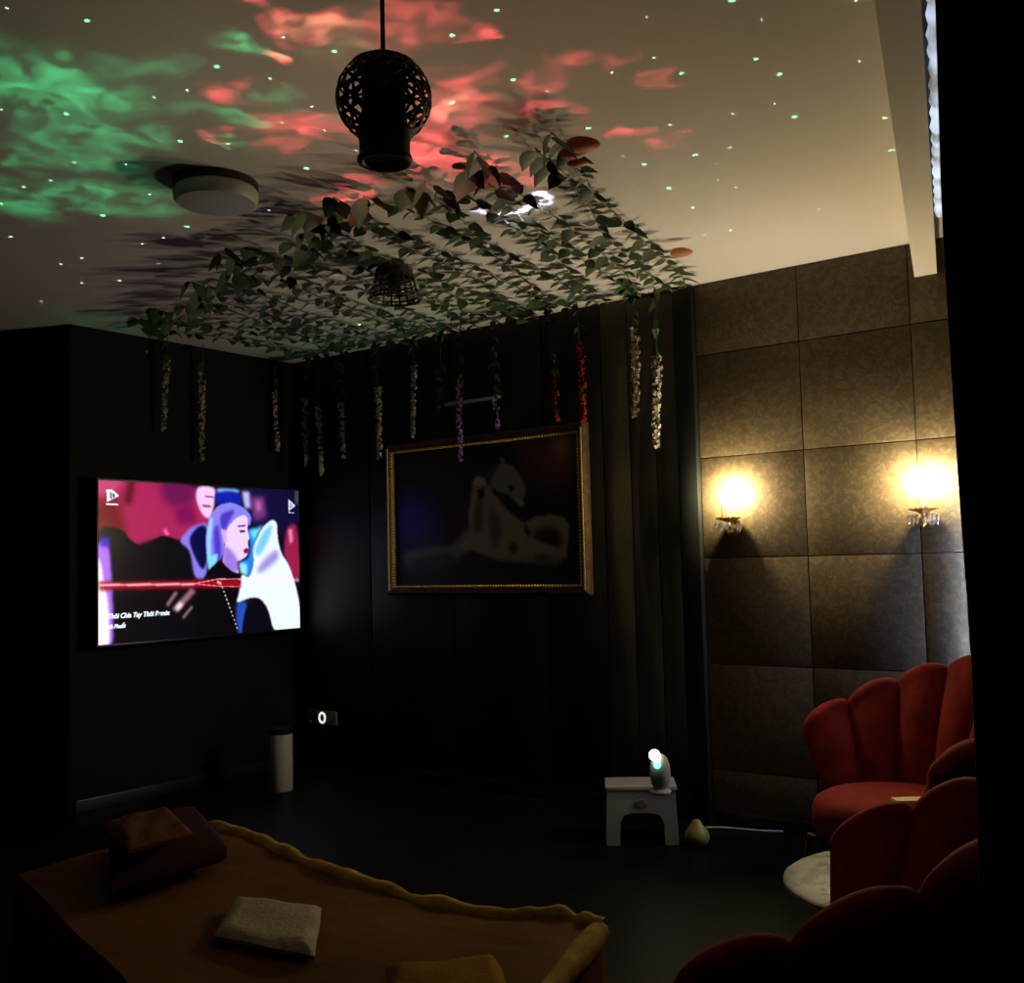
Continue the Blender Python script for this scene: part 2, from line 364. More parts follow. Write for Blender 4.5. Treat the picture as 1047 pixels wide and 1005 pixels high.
TVOPS = [
 ([(80, 40), (500, 70), (540, 230), (440, 310), (300, 300), (230, 332), (190, 300), (180, 262), (80, 262)], (166, 32, 84), 6),
 ([(80, 150), (165, 130), (190, 300), (80, 300)], (108, 8, 24), 16),
 ([(80, 40), (190, 50), (150, 110), (80, 130)], (196, 66, 110), 10),
 ([(200, 60), (180, 150), (210, 160), (225, 62)], (90, 10, 24), 8),
 ([(310, 60), (475, 70), (450, 150), (360, 170), (330, 120)], (104, 14, 78), 14),
 ([(380, 170), (450, 150), (470, 230), (390, 240)], (120, 10, 80), 10),
 ([(660, 60), (960, 60), (960, 480), (880, 380), (830, 210), (700, 280)], (14, 8, 52), 6),
 ([(470, 70), (552, 74), (545, 150), (526, 217), (492, 198), (464, 130)], (245, 196, 240), 4),
 ([(492, 150), (532, 156), (528, 164), (495, 160)], (150, 50, 110), 2),
 ([(505, 112), (540, 116), (540, 122), (505, 118)], (110, 50, 120), 2),
 ([(545, 100), (600, 82), (660, 95), (668, 160), (600, 142), (548, 152)], (16, 26, 165), 4),
 ([(552, 78), (655, 82), (655, 98), (600, 90), (555, 100)], (120, 170, 240), 4),
 ([(665, 90), (700, 90), (712, 160), (680, 165)], (190, 190, 240), 6),
 ([(700, 115), (770, 110), (782, 200), (722, 222)], (112, 50, 128), 10),
 ([(730, 130), (750, 130), (755, 170), (735, 175)], (200, 110, 150), 8),
 ([(80, 250), (172, 262), (205, 310), (232, 334), (262, 330), (330, 282), (400, 310), (442, 352), (442, 480), (540, 770), (80, 770)], (6, 3, 10), 3),
 ([(330, 262), (345, 255), (358, 285), (340, 285)], (235, 90, 150), 3),
 ([(392, 312), (440, 250), (515, 222), (525, 300), (516, 400), (505, 470), (458, 470), (440, 345)], (132, 122, 228), 4),
 ([(434, 300), (470, 246), (512, 238), (517, 372), (495, 440), (458, 372)], (4, 4, 62), 4),
 ([(80, 310), (128, 318), (138, 500), (142, 770), (70, 770)], (178, 112, 236), 5),
 ([(95, 300), (130, 300), (130, 340), (95, 340)], (60, 30, 190), 6),
 ([(70, 360), (98, 400), (108, 500), (122, 560), (128, 770), (70, 770)], (255, 240, 255), 4),
 ([(880, 232), (935, 222), (950, 480), (905, 440), (862, 360)], (152, 26, 70), 5),
 ([(886, 250), (908, 246), (912, 300), (895, 312)], (226, 120, 160), 4),
 ([(918, 84), (950, 84), (950, 140), (920, 140)], (60, 60, 66), 3),
 ([(690, 250), (740, 245), (722, 400), (700, 462), (656, 430), (655, 392), (697, 378), (706, 320)], (34, 122, 226), 4),
 ([(700, 262), (770, 232), (722, 300)], (104, 220, 240), 6),
 ([(655, 395), (690, 400), (690, 450), (660, 440)], (150, 230, 225), 5),
 ([(506, 300), (520, 205), (558, 152), (620, 137), (682, 163), (712, 200), (702, 245), (680, 200), (640, 205), (602, 244), (592, 300), (582, 372), (545, 402), (514, 392)], (132, 128, 232), 2),
 ([(568, 190), (640, 165), (612, 215), (590, 262), (572, 250)], (72, 50, 190), 5),
 ([(545, 380), (540, 250), (560, 230), (575, 330), (572, 390)], (70, 50, 200), 6),
 ([(508, 300), (524, 206), (540, 206), (526, 320), (532, 396), (514, 392)], (150, 205, 242), 4),
 ([(512, 372), (560, 360), (552, 400), (518, 432)], (122, 214, 242), 3),
 ([(596, 250), (640, 203), (682, 190), (696, 215), (691, 255), (703, 290), (692, 308), (699, 335), (690, 368), (655, 390), (625, 395), (660, 442), (620, 442), (578, 402), (590, 330)], (232, 202, 248), 1.5),
 ([(586, 322), (622, 344), (652, 392), (650, 438), (610, 438), (578, 402)], (156, 118, 218), 6),
 ([(573, 256), (596, 258), (600, 308), (586, 318)], (218, 164, 234), 2),
 ([(648, 238), (684, 234), (684, 240), (650, 245)], (60, 30, 96), 1.5),
 ([(654, 258), (682, 257), (680, 267), (660, 268)], (34, 14, 60), 1.5),
 ([(672, 342), (692, 330), (698, 342), (690, 356), (678, 356)], (120, 14, 84), 1.5),
 ([(570, 384), (612, 430), (656, 446), (664, 500), (710, 770), (450, 770), (480, 500), (510, 446)], (4, 2, 8), 2),
 ([(640, 560), (700, 560), (670, 700), (650, 700), (640, 640)], (40, 74, 178), 6),
 ([(722, 400), (716, 330), (760, 244), (808, 206), (832, 220), (836, 290), (852, 350), (892, 400), (922, 470), (948, 560), (960, 690), (820, 692), (792, 600), (748, 545), (700, 545), (638, 572), (655, 520), (664, 440), (700, 462)], (228, 238, 252), 2.5),
 ([(720, 350), (765, 262), (812, 222), (800, 280), (750, 370)], (116, 200, 234), 6),
 ([(730, 440), (760, 390), (832, 330), (846, 372), (770, 430)], (156, 138, 220), 8),
 ([(664, 710), (680, 600), (710, 548), (752, 545), (792, 592), (812, 700)], (4, 3, 16), 3),
 (stroke((90, 505), (660, 484), 34), (150, 8, 24), 6),
 (stroke((90, 501), (460, 491), 9), (255, 190, 205), 2.5),
 (stroke((460, 489), (560, 468), 4), (255, 140, 150), 1.2), (stroke((560, 468), (665, 466), 4), (255, 150, 160), 1.2),
 (stroke((460, 490), (560, 498), 4), (255, 120, 130), 1.2), (stroke((560, 498), (665, 498), 4), (240, 110, 120), 1.2),
 (stroke((690, 468), (945, 464), 10), (255, 226, 236), 5),
 (stroke((556, 478), (574, 488), 12), (255, 170, 190), 2),
 (stroke((345, 585), (385, 525), 14), (150, 104, 110), 4), (stroke((375, 605), (455, 515), 26), (150, 100, 120), 5),
 (stroke((385, 600), (405, 572), 20), (255, 222, 226), 5), (stroke((410, 636), (450, 585), 12), (130, 104, 100), 3),
] + [(stroke((578+i*6.6, 500+i*17), (580+i*6.6, 507+i*17), 5), (190, 190, 200), .8) for i in range(11)] + [
 ([(119, 95), (140, 96), (166, 122), (122, 150)], (225, 236, 245), 1), ([(132, 108), (148, 116), (150, 130), (134, 136)], (70, 40, 60), 1.5),
 (stroke((139, 112), (142, 134), 4), (225, 236, 245), .8),
 (stroke((119, 159), (161, 160), 7), (240, 244, 250), 1),
 ([(888, 121), (923, 148), (889, 171)], (215, 226, 245), 1), ([(896, 134), (910, 148), (897, 158)], (30, 20, 60), 1.5),
 (stroke((898, 140), (904, 152), 4), (215, 226, 245), .8),
 (stroke((888, 177), (916, 179), 4), (200, 210, 235), 1),
]
lin = paint(330, 212, [(92, 58), (937, 82), (950, 665), (85, 752)], (10, 5, 14), TVOPS, 330/855)
scr = picture_mesh('screen', lin, tvl(TVX+.004, ty0, tz1), (0, ty1-ty0, 0), (0, 0, tz0-tz1), attr_mat('tv picture', 1.15), tv)
def caption(txt, u, v, size):
    cu = bpy.data.curves.new('caption', 'FONT'); cu.body = txt; cu.size = size; cu.shear = .25; cu.extrude = .0006; cu.offset = .0016; cu.space_character = .98
    t = bpy.data.objects.new('caption', cu); COL.objects.link(t)
    bpy.context.view_layer.update()
    me = bpy.data.meshes.new_from_object(t.evaluated_get(bpy.context.evaluated_depsgraph_get()))
    bpy.data.objects.remove(t); bpy.data.curves.remove(cu)
    me.materials.clear(); me.materials.append(M['text'])
    o = bpy.data.objects.new('caption', me); COL.objects.link(o); o.parent = scr
    o.matrix_local = Matrix.Translation(tvl(TVX+.0055, ty0+u*(ty1-ty0), tz1+v*(tz0-tz1))) @ Matrix(((0, 0, 1, 0), (1, 0, 0, 0), (0, 1, 0, 0), (0, 0, 0, 1)))
    return o
caption('Thôi Chia Tay Thôi Remix', .036, .845, .0435)
caption('Hà Phuất', .036, .905, .034)

# ------------------------------------------------------------------ painting
px0, px1, pz0, pz1 = -5.195, -3.498, 1.28, 2.35
pt = empty('painting', ((px0+px1)/2, YW-.012, pz0), 0, 'dark painting of pale horses in a gilded frame on the black wall', 'painting')
def ptl(x, y, z): return (x-pt.location.x, y-pt.location.y, z-pt.location.z)
prof = [(0, 0), (0, .035), (.018, .052), (.035, .046), (.05, .05), (.062, .03), (.068, .012), (.068, 0)]   # (inward, out from wall)
w = MB(); rings = []
cs = [(px0, pz0, 1, 1), (px1, pz0, -1, 1), (px1, pz1, -1, -1), (px0, pz1, 1, -1)]
for (x, z, sx, sz) in cs:
    rings.append([w.bm.verts.new(ptl(x+sx*i_, YW-.012-o_, z+sz*i_)) for i_, o_ in prof])
for i in range(4):
    A, B = rings[i], rings[(i+1) % 4]
    for k in range(len(prof)-1): w.bm.faces.new((A[k], A[k+1], B[k+1], B[k]))
fr = w.build('frame', M['dark_gilt'], pt); fr['label'] = 'carved dark gilt picture frame'
w = MB()
iz0, iz1, ix0, ix1 = pz0+.058, pz1-.058, px0+.058, px1-.058
nb = 46
for i in range(nb):
    z = iz0+(iz1-iz0)*i/(nb-1)
    for x in (ix0, ix1): w.ball(ptl(x, YW-.053, z), .0125, 1, (1, .8, .75))
for i in range(72):
    x = ix0+(ix1-ix0)*i/71
    for z in (iz0, iz1): w.ball(ptl(x, YW-.053, z), .0125, 1, (.75, .8, 1))
bd = w.build('beading', M['gold'], pt); bd['label'] = 'row of small gold beads along the frame'
for x in (px0+.03, px1-.03):
    w = MB(); w.box(ptl(x, YW-.058, (pz0+pz1)/2), (.014, .016, pz1-pz0-.06), bevel=.004); w.build('gilt_edge', M['gold'], pt)
c6 = lambda pts: [(380+x/3.079, 320+y/3.079) for x, y in pts]
POPS = [
 (c6([(60, 560), (180, 560), (230, 640), (200, 740), (60, 760)]), (20, 34, 150), 9),
 (c6([(60, 730), (250, 740), (260, 850), (60, 860)]), (46, 44, 82), 8),
 (c6([(460, 350), (650, 340), (640, 560), (540, 540), (460, 440)]), (96, 58, 30), 8),
 (c6([(560, 360), (630, 350), (620, 440), (580, 440)]), (150, 108, 78), 4),
 (c6([(90, 752), (180, 735), (270, 735), (300, 690), (335, 665), (345, 740), (260, 800), (110, 825)]), (112, 112, 116), 2),
 (c6([(120, 780), (250, 760), (300, 790), (140, 820)]), (70, 70, 82), 2),
 (c6([(498, 660), (530, 640), (575, 634), (612, 642), (630, 672), (624, 790), (590, 765), (520, 745)]), (140, 146, 112), 1),
 (c6([(520, 700), (560, 676), (604, 690), (612, 748), (540, 745)]), (40, 42, 34), 2.5),
 (c6([(330, 690), (318, 640), (328, 590), (330, 545), (346, 515), (372, 505), (398, 545), (430, 600), (470, 640), (505, 665), (520, 720), (505, 780), (430, 795), (350, 755), (292, 745), (308, 712)]), (150, 144, 122), 1.2),
 (c6([(345, 600), (360, 560), (372, 600), (362, 700), (335, 690)]), (92, 88, 66), 1.6),
 (c6([(386, 600), (420, 640), (430, 700), (405, 760), (390, 690)]), (96, 94, 70), 2),
 (c6([(352, 548), (372, 540), (372, 574), (356, 582)]), (22, 22, 20), 1),
 (c6([(330, 530), (350, 500), (385, 520), (360, 545)]), (172, 170, 158), 1),
 (c6([(372, 505), (398, 470), (430, 456), (462, 472), (486, 510), (502, 556), (496, 582), (470, 590), (446, 566), (410, 560)]), (128, 128, 112), 1.2),
 (c6([(440, 462), (470, 486), (494, 530), (500, 556), (484, 556), (466, 516)]), (136, 130, 112), 1.2),
 (c6([(466, 572), (494, 584), (500, 606), (478, 616), (462, 598)]), (150, 144, 126), 1),
 (c6([(448, 540), (464, 536), (466, 552), (452, 556)]), (18, 18, 16), .8),
 (c6([(398, 552), (446, 570), (474, 596), (500, 640), (488, 640), (452, 596), (404, 566)]), (16, 18, 14), .9),
 (c6([(424, 458), (418, 436), (434, 446), (440, 462)]), (128, 128, 112), .8), (c6([(500, 668), (516, 690), (514, 760), (500, 770)]), (30, 32, 24), 1),
 (c6([(372, 505), (398, 470), (424, 458), (400, 500), (384, 540)]), (60, 60, 50), 1),
 (c6([(428, 700), (440, 650), (470, 655), (500, 700), (545, 725), (590, 745), (618, 770), (604, 806), (520, 800), (430, 788)]), (146, 148, 108), 1.2),
 (c6([(448, 740), (470, 720), (482, 750), (462, 765)]), (64, 64, 46), 1.2),
 (c6([(520, 770), (560, 760), (590, 785), (540, 795)]), (98, 98, 70), 1.6),
 (c6([(60, 810), (640, 800), (660, 870), (60, 870)]), (26, 36, 22), 6),
]
lin = paint(200, 130, [(402, 459), (591, 438), (599, 603), (403, 601)], (20, 26, 18), POPS, 200/192)
picture_mesh('canvas', lin, ptl(px0+.06, YW-.028, pz1-.06), (px1-px0-.12, 0, 0), (0, 0, -(pz1-pz0-.12)), attr_mat('oil paint', 0), pt)
MB().box(ptl((px0+px1)/2, YW-.014, (pz0+pz1)/2), (px1-px0-.05, .012, pz1-pz0-.05)).build('backing', M['dark_wood'], pt)
# pale rail above the painting
ra = ony(455, 407, YW-.03); rb = ony(511, 405.5, YW-.03)
w = MB(); w.box(((ra[0]+rb[0])/2, YW-.022, 2.585), (rb[0]-ra[0], .03, .022), bevel=.005)
rl = w.build('rail', M['white_plastic'])
tag(rl, 'short pale rail on the black wall above the painting', 'rail')
for x in (ra[0]+.03, rb[0]-.03):
    w = MB(); w.tube([(x, YW-.037, 2.585), (x, YW-.045, 2.585)], .006, 8); w.build('screw', M['steel'], rl)

# ------------------------------------------------------------------ wall sconces
def make_sconce():
    s = empty('wall_sconce', (0, 0, 0), 0, 'x', 'wall lamp', 'crystal wall sconces')
    # local: wall at y=0, room toward -y
    MB().lathe([(0, 0), (.045, 0), (.047, .006), (.038, .012), (.02, .018), (.012, .028), (0, .028)], 24, (0, 0, -.03), (0, -1, 0)).build('wall_plate', M['brass'], s)
    w = MB()
    pts = [(0, -.02-.06*t, -.03-.035*math.sin(PI*t)+.03*t*t) for t in np.linspace(0, 1, 14)]
    w.tube(pts, .006, 8); w.build('arm', M['brass'], s)
    c = (0, -.08, 0)
    w = MB(); w.lathe([(0, -.075), (.006, -.07), (.012, -.06), (.006, -.05), (.014, -.04), (.02, -.03), (.012, -.02), (.012, -.005), (.03, .004), (.06, .012), (.074, .02), (.05, .016), (.028, .014), (0, .012)], 24, c)
    w.build('candle_cup', M['brass'], s)
    MB().lathe([(0, .012), (.0105, .012), (.0105, .115), (.009, .118), (0, .118)], 16, c).build('candle_sleeve', M['candle'], s)
    MB().lathe([(0, .118), (.008, .12), (.016, .138), (.0185, .155), (.015, .178), (.007, .202), (.002, .216), (0, .218)], 16, c).build('bulb', M['bulb'], s)
    w = MB(); w.tube([(-.034, -.08, .02), (-.036, -.08, .09)], [.004, .0025], 6); w.build('spike', M['brass'], s)
    for i in range(10):
        a_ = 2*PI*i/10; r_ = .07 if i % 2 == 0 else .05
        w = MB()
        x, y = r_*math.cos(a_), -.08+r_*math.sin(a_)
        z0 = .008
        w.tube([(x, y, z0), (x, y, z0-.016)], .0012, 5)
        w.lathe([(0, .0), (.009, -.01), (.011, -.02), (.006, -.042), (0, -.058)], 6, (x, y, z0-.014))
        w.build('crystal_drop', M['crystal'], s, smooth=False)
    for i in range(5):
        a_ = 2*PI*i/5+.3
        w = MB()
        pts = [(math.cos(a_)*(.014+.07*t), -.08+math.sin(a_)*(.014+.07*t), .005+.028*math.sin(PI*t*.9)) for t in np.linspace(0, 1, 8)]
        w.tube(pts, [.0035, .0035, .003, .003, .0025, .002, .002, .0015], 6)
        w.build('scroll', M['brass'], s)
    return s
s1 = make_sconce(); s1.location = (-2.545, YW-.018, 1.69); s1['label'] = 'crystal candle sconce beside the black pilaster, lit'
s2 = copy_tree(s1); s2.location = (-1.495, YW-.018, 1.69); s2['label'] = 'lit crystal candle sconce next to the upright light strip and curtain'

# ------------------------------------------------------------------ black curtain in the doorway
SIL = [(-400, 944), (0, 961), (210, 968), (350, 977), (500, 988), (670, 1002), (820, 1009), (1000, 1014), (1500, 1022)]
T0 = 1.28
w = MB(); grid = []
zlev = np.linspace(.015, 2.93, 40); ns = 90
base = dep(985, 500, T0)
for z in zlev:
    p = np.array([base[0], base[1], z]); x_, y_, t_ = pix(p)
    sx = np.interp(y_, [s_[0] for s_ in SIL], [s_[1] for s_ in SIL])
    lat = (sx-x_)/FPX*t_
    rowv = []
    for i in range(ns):
        s_ = i/(ns-1)
        amp = .034*(.6+.4*(1-z/2.93))+.008*math.sin(5*s_+z)
        f_ = math.sin(2*PI*5.2*s_+.25*math.sin(2*z))*amp
        k_ = lat*max(0, 1-s_*2.2)
        q_ = Vector((base[0], base[1], 0)) + RIGHT*(k_+.025+.46*s_+.012*math.sin(2*PI*10.4*s_)) + FWD*(f_-.05*s_)
        if i == 0: q_ = q_ - RIGHT*.025 + FWD*.02
        rowv.append(w.bm.verts.new((q_.x, q_.y, z)))
    grid.append(rowv)
for k in range(len(zlev)-1):
    for i in range(ns-1): w.bm.faces.new((grid[k][i], grid[k][i+1], grid[k+1][i+1], grid[k+1][i]))
cu = w.build('curtain', M['curtain'], recalc=True)
sm = cu.modifiers.new('cloth', 'SOLIDIFY'); sm.thickness = .004
tag(cu, 'black curtain hanging in folds along the right edge, nearest the viewer', 'curtain')
ca = Vector((base[0], base[1], 2.96))-RIGHT*.05; cb = ca+RIGHT*.62-FWD*.05
w = MB(); w.tube([ca, cb], .012, 12)
for e in (ca, cb): w.ball(e, .02, 2)
cr_ = w.build('curtain_rod', M['dark_wood']); tag(cr_, 'dark curtain rod above the black doorway curtain', 'curtain rod')
for e in (ca.lerp(cb, .15), ca.lerp(cb, .85)):
    w = MB(); w.tube([e, (e.x, e.y, ZC-.001)], .008, 8); w.build('rod_bracket', M['dark_wood'], cr_)

# ------------------------------------------------------------------ red shell chairs
def make_chair():
    s = empty('shell_chair', (0, 0, 0), 0, 'x', 'armchair', 'red shell armchairs')
    NP = 9; TH = math.radians(101.6); n = NP*12
    w = MB(); secs = []
    for i in range(n+1):
        f_ = i/n; th = -TH+2*TH*f_
        puff = abs(math.sin(PI*NP*f_))**.6 if 0 < f_ < 1 else 0
        bell = max(0, math.cos(th*PI/2/TH))
        h = .655+.32*bell+.045*puff
        zb = .27
        flare = .20+.01*bell
        thick = .04+.055*puff
        sec = []
        m_ = 10
        d_ = Vector((-math.cos(th), math.sin(th), 0))
        rad = .395
        for k in range(m_+1):                                   # inner face going up
            t = k/m_
            z = zb+(h-zb-.03)*t
            r_ = rad+flare*t**1.6-.5*thick-.014*puff*math.sin(PI*t)
            sec.append(d_*r_+Vector((0, 0, z)))
        for k in range(1, 6):                                   # rolled rim
            a_ = PI*k/6
            z = h-.03+.045*math.sin(a_)
            sec.append(d_*(rad+flare-.5*thick*math.cos(a_))+Vector((0, 0, z)))
        for k in range(m_, -1, -1):                             # outer face going down
            t = k/m_
            z = zb+(h-zb-.03)*t
            r_ = rad+flare*t**1.6+.5*thick
            sec.append(d_*r_+Vector((0, 0, z)))
        secs.append([w.bm.verts.new(p) for p in sec])
    for A, B in zip(secs, secs[1:]):
        for k in range(len(A)): w.bm.faces.new((A[k], A[(k+1) % len(A)], B[(k+1) % len(A)], B[k]))
    w.bm.faces.new(secs[0][::-1]); w.bm.faces.new(secs[-1])
    w.build('backrest', M['velvet'], s)
    w = MB()                                                    # seat cushion: rounded, wide in front
    prof = [(0, .27), (.35, .27), (.385, .285), (.405, .33), (.405, .39), (.385, .43), (.34, .452), (.18, .462), (0, .464)]
    w.lathe([(r_*.84, z_) for r_, z_ in prof], 40, (-.03, 0, 0))
    w.build('seat', M['velvet'], s)
    w = MB(); w.lathe([(0, .24), (.28, .24), (.30, .26), (.30, .275), (0, .275)], 40, (-.03, 0, 0)); w.build('seat_base', M['dark_wood'], s)
    for sx in (-1, 1):
        for sy in (-1, 1):
            w = MB(); w.tube([(.03+sx*.22, sy*.22, .25), (.03+sx*.27, sy*.27, 0)], [.02, .011], 12); w.build('leg', M['gold_leg'], s)
    return s
ch1 = make_chair(); ch1.location = (-1.485, 4.65, 0); ch1.rotation_euler.z = math.radians(223.9)
ch1['label'] = 'red shell-backed armchair standing before the sconce wall, farther from the viewer'
ch2 = copy_tree(ch1); ch2.location = (-.972, 2.489, 0); ch2.rotation_euler.z = math.radians(185.4)
ch2['label'] = 'red shell-backed armchair in front of the round marble table, nearer the viewer'
# cream box on the far chair's seat
w = MB(); w.box((0, 0, .017), (.125, .07, .034), bevel=.004)
bx = w.build('box', M['cream_box']); p = onz(927, 829, .47)
bx.location = (-1.33, 4.45, .463); bx.rotation_euler.z = yaw
tag(bx, 'small cream box lying on the seat of the far red armchair', 'box')

# ------------------------------------------------------------------ round table
tb = empty('side_table', (-1.03, 3.51, 0), 0, 'round marble-topped side table between the two red armchairs', 'side table')
MB().lathe([(0, .425), (.41, .425), (.42, .432), (.42, .445), (.41, .452), (0, .452)], 56).build('table_top', M['marble'], tb)
MB().lathe([(.03, .425), (.06, .42), (.028, .39), (.022, .22), (.028, .05), (.03, .03)], 24).build('pedestal', M['gold_leg'], tb)
MB().lathe([(0, 0), (.2, 0), (.205, .012), (.19, .02), (.03, .035), (0, .035)], 40).build('base', M['gold_leg'], tb)

# ------------------------------------------------------------------ bed
bed = empty('massage_bed', (-2.3, 1.9, 0), 0, 'massage bed under a golden sheet in front of the viewer', 'bed')
BZ = .62
NR, NL = Vector((-1.09, 1.06, 0)), Vector((-3.12, 1.69, 0))
EDGE = [Vector(onz(*p_, .63)) for p_ in ((215, 840), (260, 854), (300, 870), (360, 893), (430, 913), (520, 929), (575, 934), (612, 938))]
def edge(u):
    f = u*(len(EDGE)-1); i = min(len(EDGE)-2, int(f)); e = EDGE[i].lerp(EDGE[i+1], f-i); return Vector((e.x, e.y, 0))
def bl(p): return (p[0]-bed.location.x, p[1]-bed.location.y, p[2])
nu, nv = 60, 30
def bedp(u, v):
    p = edge(u).lerp(NL.lerp(NR, u), v)
    z = BZ-.008+.006*math.sin(9*u+4*v)+.005*math.sin(17*u-7*v)
    return Vector((p.x, p.y, z))
w = MB(); g = [[w.bm.verts.new(bl(bedp(i/nu, j/nv))) for i in range(nu+1)] for j in range(nv+1)]
for j in range(nv):
    for i in range(nu): w.bm.faces.new((g[j][i], g[j][i+1], g[j+1][i+1], g[j+1][i]))
# skirt falling from the four edges with folds
loop = [(g[0][i], (0, 1)) for i in range(nu+1)] + [(g[j][nu], (1, 0)) for j in range(1, nv+1)] + [(g[nv][i], (0, -1)) for i in range(nu-1, -1, -1)] + [(g[j][0], (-1, 0)) for j in range(nv-1, 0, -1)]
prev = [v for v, _ in loop]
for lev in range(1, 7):
    ring = []
    for k, (v, nn) in enumerate(loop):
        t = lev/6
        fold = .016*math.sin(k*.75)+.012*math.sin(k*.31+1)
        out = .012+(.03+fold)*t
        ring.append(w.bm.verts.new((v.co.x+nn[0]*out, v.co.y+nn[1]*out, v.co.z-.33*t-.02*t*math.sin(k*.4))))
    for k in range(len(loop)):
        w.bm.faces.new((prev[k], ring[k], ring[(k+1) % len(loop)], prev[(k+1) % len(loop)]))
    prev = ring
w.build('sheet', M['sheet'], bed)
# rolled golden hem along the far and the right edge
w = MB()
pts = [bedp(i/90, 0)+Vector((0, .006, -.012+.003*math.sin(i*.6))) for i in range(91)]
w.tube([bl(p) for p in pts], [.029+.003*math.sin(i*.37)+.003*math.sin(i*.83+1)+.003*random.random() for i in range(91)], 10)
w.build('hem', M['hem'], bed)
w = MB()
pts = [bedp(1, j/30)+Vector((.0, 0, -.014)) for j in range(31)]
w.tube([bl(p) for p in pts], [.028+.004*math.sin(j*.5) for j in range(31)], 10)
w.build('hem', M['hem'], bed)
rz = Matrix.Rotation(math.radians(-12), 3, 'Z')
MB().box((.05, -.12, .46), (1.55, .42, .2), rot=rz, bevel=.03).build('mattress', M['maroon'], bed)
MB().box((.05, -.12, .335), (1.5, .4, .05), rot=rz, bevel=.01).build('frame', M['dark_wood'], bed)
for sx in (-1, 1):
    for sy in (-1, 1):
        v0 = rz @ Vector((sx*.66, sy*.15, 0)); w = MB(); w.tube([(.05+v0.x, -.12+v0.y, .33), (.05+v0.x*1.04, -.12+v0.y*1.1, 0)], [.03, .022], 10); w.build('leg', M['dark_wood'], bed)

def slab(name, corners, z0, z1, m, puff=.012, nx=34, ny=22, rough=.005, seed=1):
    """a soft folded textile: closed cushion over a quad given by its four floor-plan corners"""
    r_ = random.Random(seed); A, B, C_, D_ = [Vector((c[0], c[1], 0)) for c in corners]
    ctr = (A+B+C_+D_)/4
    w = MB(); top = []; bot = []
    ph = [r_.uniform(0, 6) for _ in range(6)]
    for j in range(ny+1):
        rt, rb_ = [], []
        for i in range(nx+1):
            u, v = i/nx, j/ny
            p = A.lerp(B, u).lerp(D_.lerp(C_, u), v)-ctr
            e = min(u, 1-u, v, 1-v); ed = min(1, e*9)
            wob = rough*(math.sin(7*u+ph[0])*math.sin(5*v+ph[1])+.6*math.sin(13*u+9*v+ph[2]))
            edge = Vector((math.sin(11*v+ph[3])*rough*.8*(1-ed), math.sin(12*u+ph[4])*rough*.8*(1-ed), 0))
            rt.append(w.bm.verts.new(p+edge+Vector((0, 0, z1-z0+ (wob+puff)*ed - .35*(z1-z0)*(1-math.sqrt(ed))))))
            rb_.append(w.bm.verts.new(p+edge*.5+Vector((0, 0, 0+.25*(z1-z0)*(1-math.sqrt(ed))))))
        top.append(rt); bot.append(rb_)
    for j in range(ny):
        for i in range(nx):
            w.bm.faces.new((top[j][i], top[j][i+1], top[j+1][i+1], top[j+1][i]))
            w.bm.faces.new((bot[j][i], bot[j+1][i], bot[j+1][i+1], bot[j][i+1]))
    per = [(0, i) for i in range(nx)]+[(j, nx) for j in range(ny)]+[(ny, i) for i in range(nx, 0, -1)]+[(j, 0) for j in range(ny, 0, -1)]
    for k in range(len(per)):
        a_, b_ = per[k], per[(k+1) % len(per)]
        w.bm.faces.new((top[a_[0]][a_[1]], bot[a_[0]][a_[1]], bot[b_[0]][b_[1]], top[b_[0]][b_[1]]))
    o = w.build(name, m); o.location = (ctr.x, ctr.y, z0)
    return o
def q4(pts, z): return [onz(x, y, z)[:2] for x, y in pts]
o = slab('folded_towel', q4([(243, 914), (329, 925), (321, 974), (219, 953)], .645), .622, .646, M['white_towel'], puff=.006, rough=.003, seed=3)
tag(o, 'white folded towel lying in the middle of the golden bed', 'towel')
o = slab('folded_towel', q4([(395, 985), (505, 972), (540, 1040), (395, 1050)], .65), .625, .65, M['yellow_towel'], puff=.006, rough=.004, seed=5)
tag(o, 'yellow folded towel at the near foot edge of the golden bed', 'towel')
o = slab('bolster', q4([(112, 842), (205, 832), (232, 860), (112, 894)], .70), .632, .715, M['maroon'], puff=.02, seed=7)
tag(o, 'dark maroon bolster at the head of the golden bed', 'bolster')
o = slab('folded_towel', q4([(102, 842), (172, 826), (198, 852), (130, 869)], .76), .742, .768, M['brown_towel'], puff=.008, seed=9)
tag(o, 'brown folded towel laid on top of the maroon bolster', 'towel')

# ------------------------------------------------------------------ stool, projector, pear, cylinder, socket
st = empty('step_stool', (-2.905, 5.005, 0), yaw+math.radians(-4), 'small white plastic step stool by the back wall carrying a glowing projector', 'stool')
SW, SD, SH = .355, .22, .305
def stool_panel(y):
    w = MB(); yy = (y-.007, y+.007)
    out = [(-SW/2-.012, 0), (-SW/2, SH-.02), (SW/2, SH-.02), (SW/2+.012, 0), (SW/2-.06, 0)]
    arch = [(SW/2-.065, .12), (SW/2-.085, .155), (SW/2-.12, .165), (-SW/2+.12, .165), (-SW/2+.085, .155), (-SW/2+.065, .12), (-SW/2+.06, 0)]
    pts = out+arch
    a_ = [w.bm.verts.new((x, yy[0], z)) for x, z in pts]; b_ = [w.bm.verts.new((x, yy[1], z)) for x, z in pts]
    w.bm.faces.new(a_); w.bm.faces.new(b_[::-1])
    for i in range(len(pts)): w.bm.faces.new((a_[i], b_[i], b_[(i+1) % len(pts)], a_[(i+1) % len(pts)]))
    return w
stool_panel(-SD/2).build('front_panel', M['white_plastic'], st, smooth=False)
stool_panel(SD/2).build('rear_panel', M['white_plastic'], st, smooth=False)
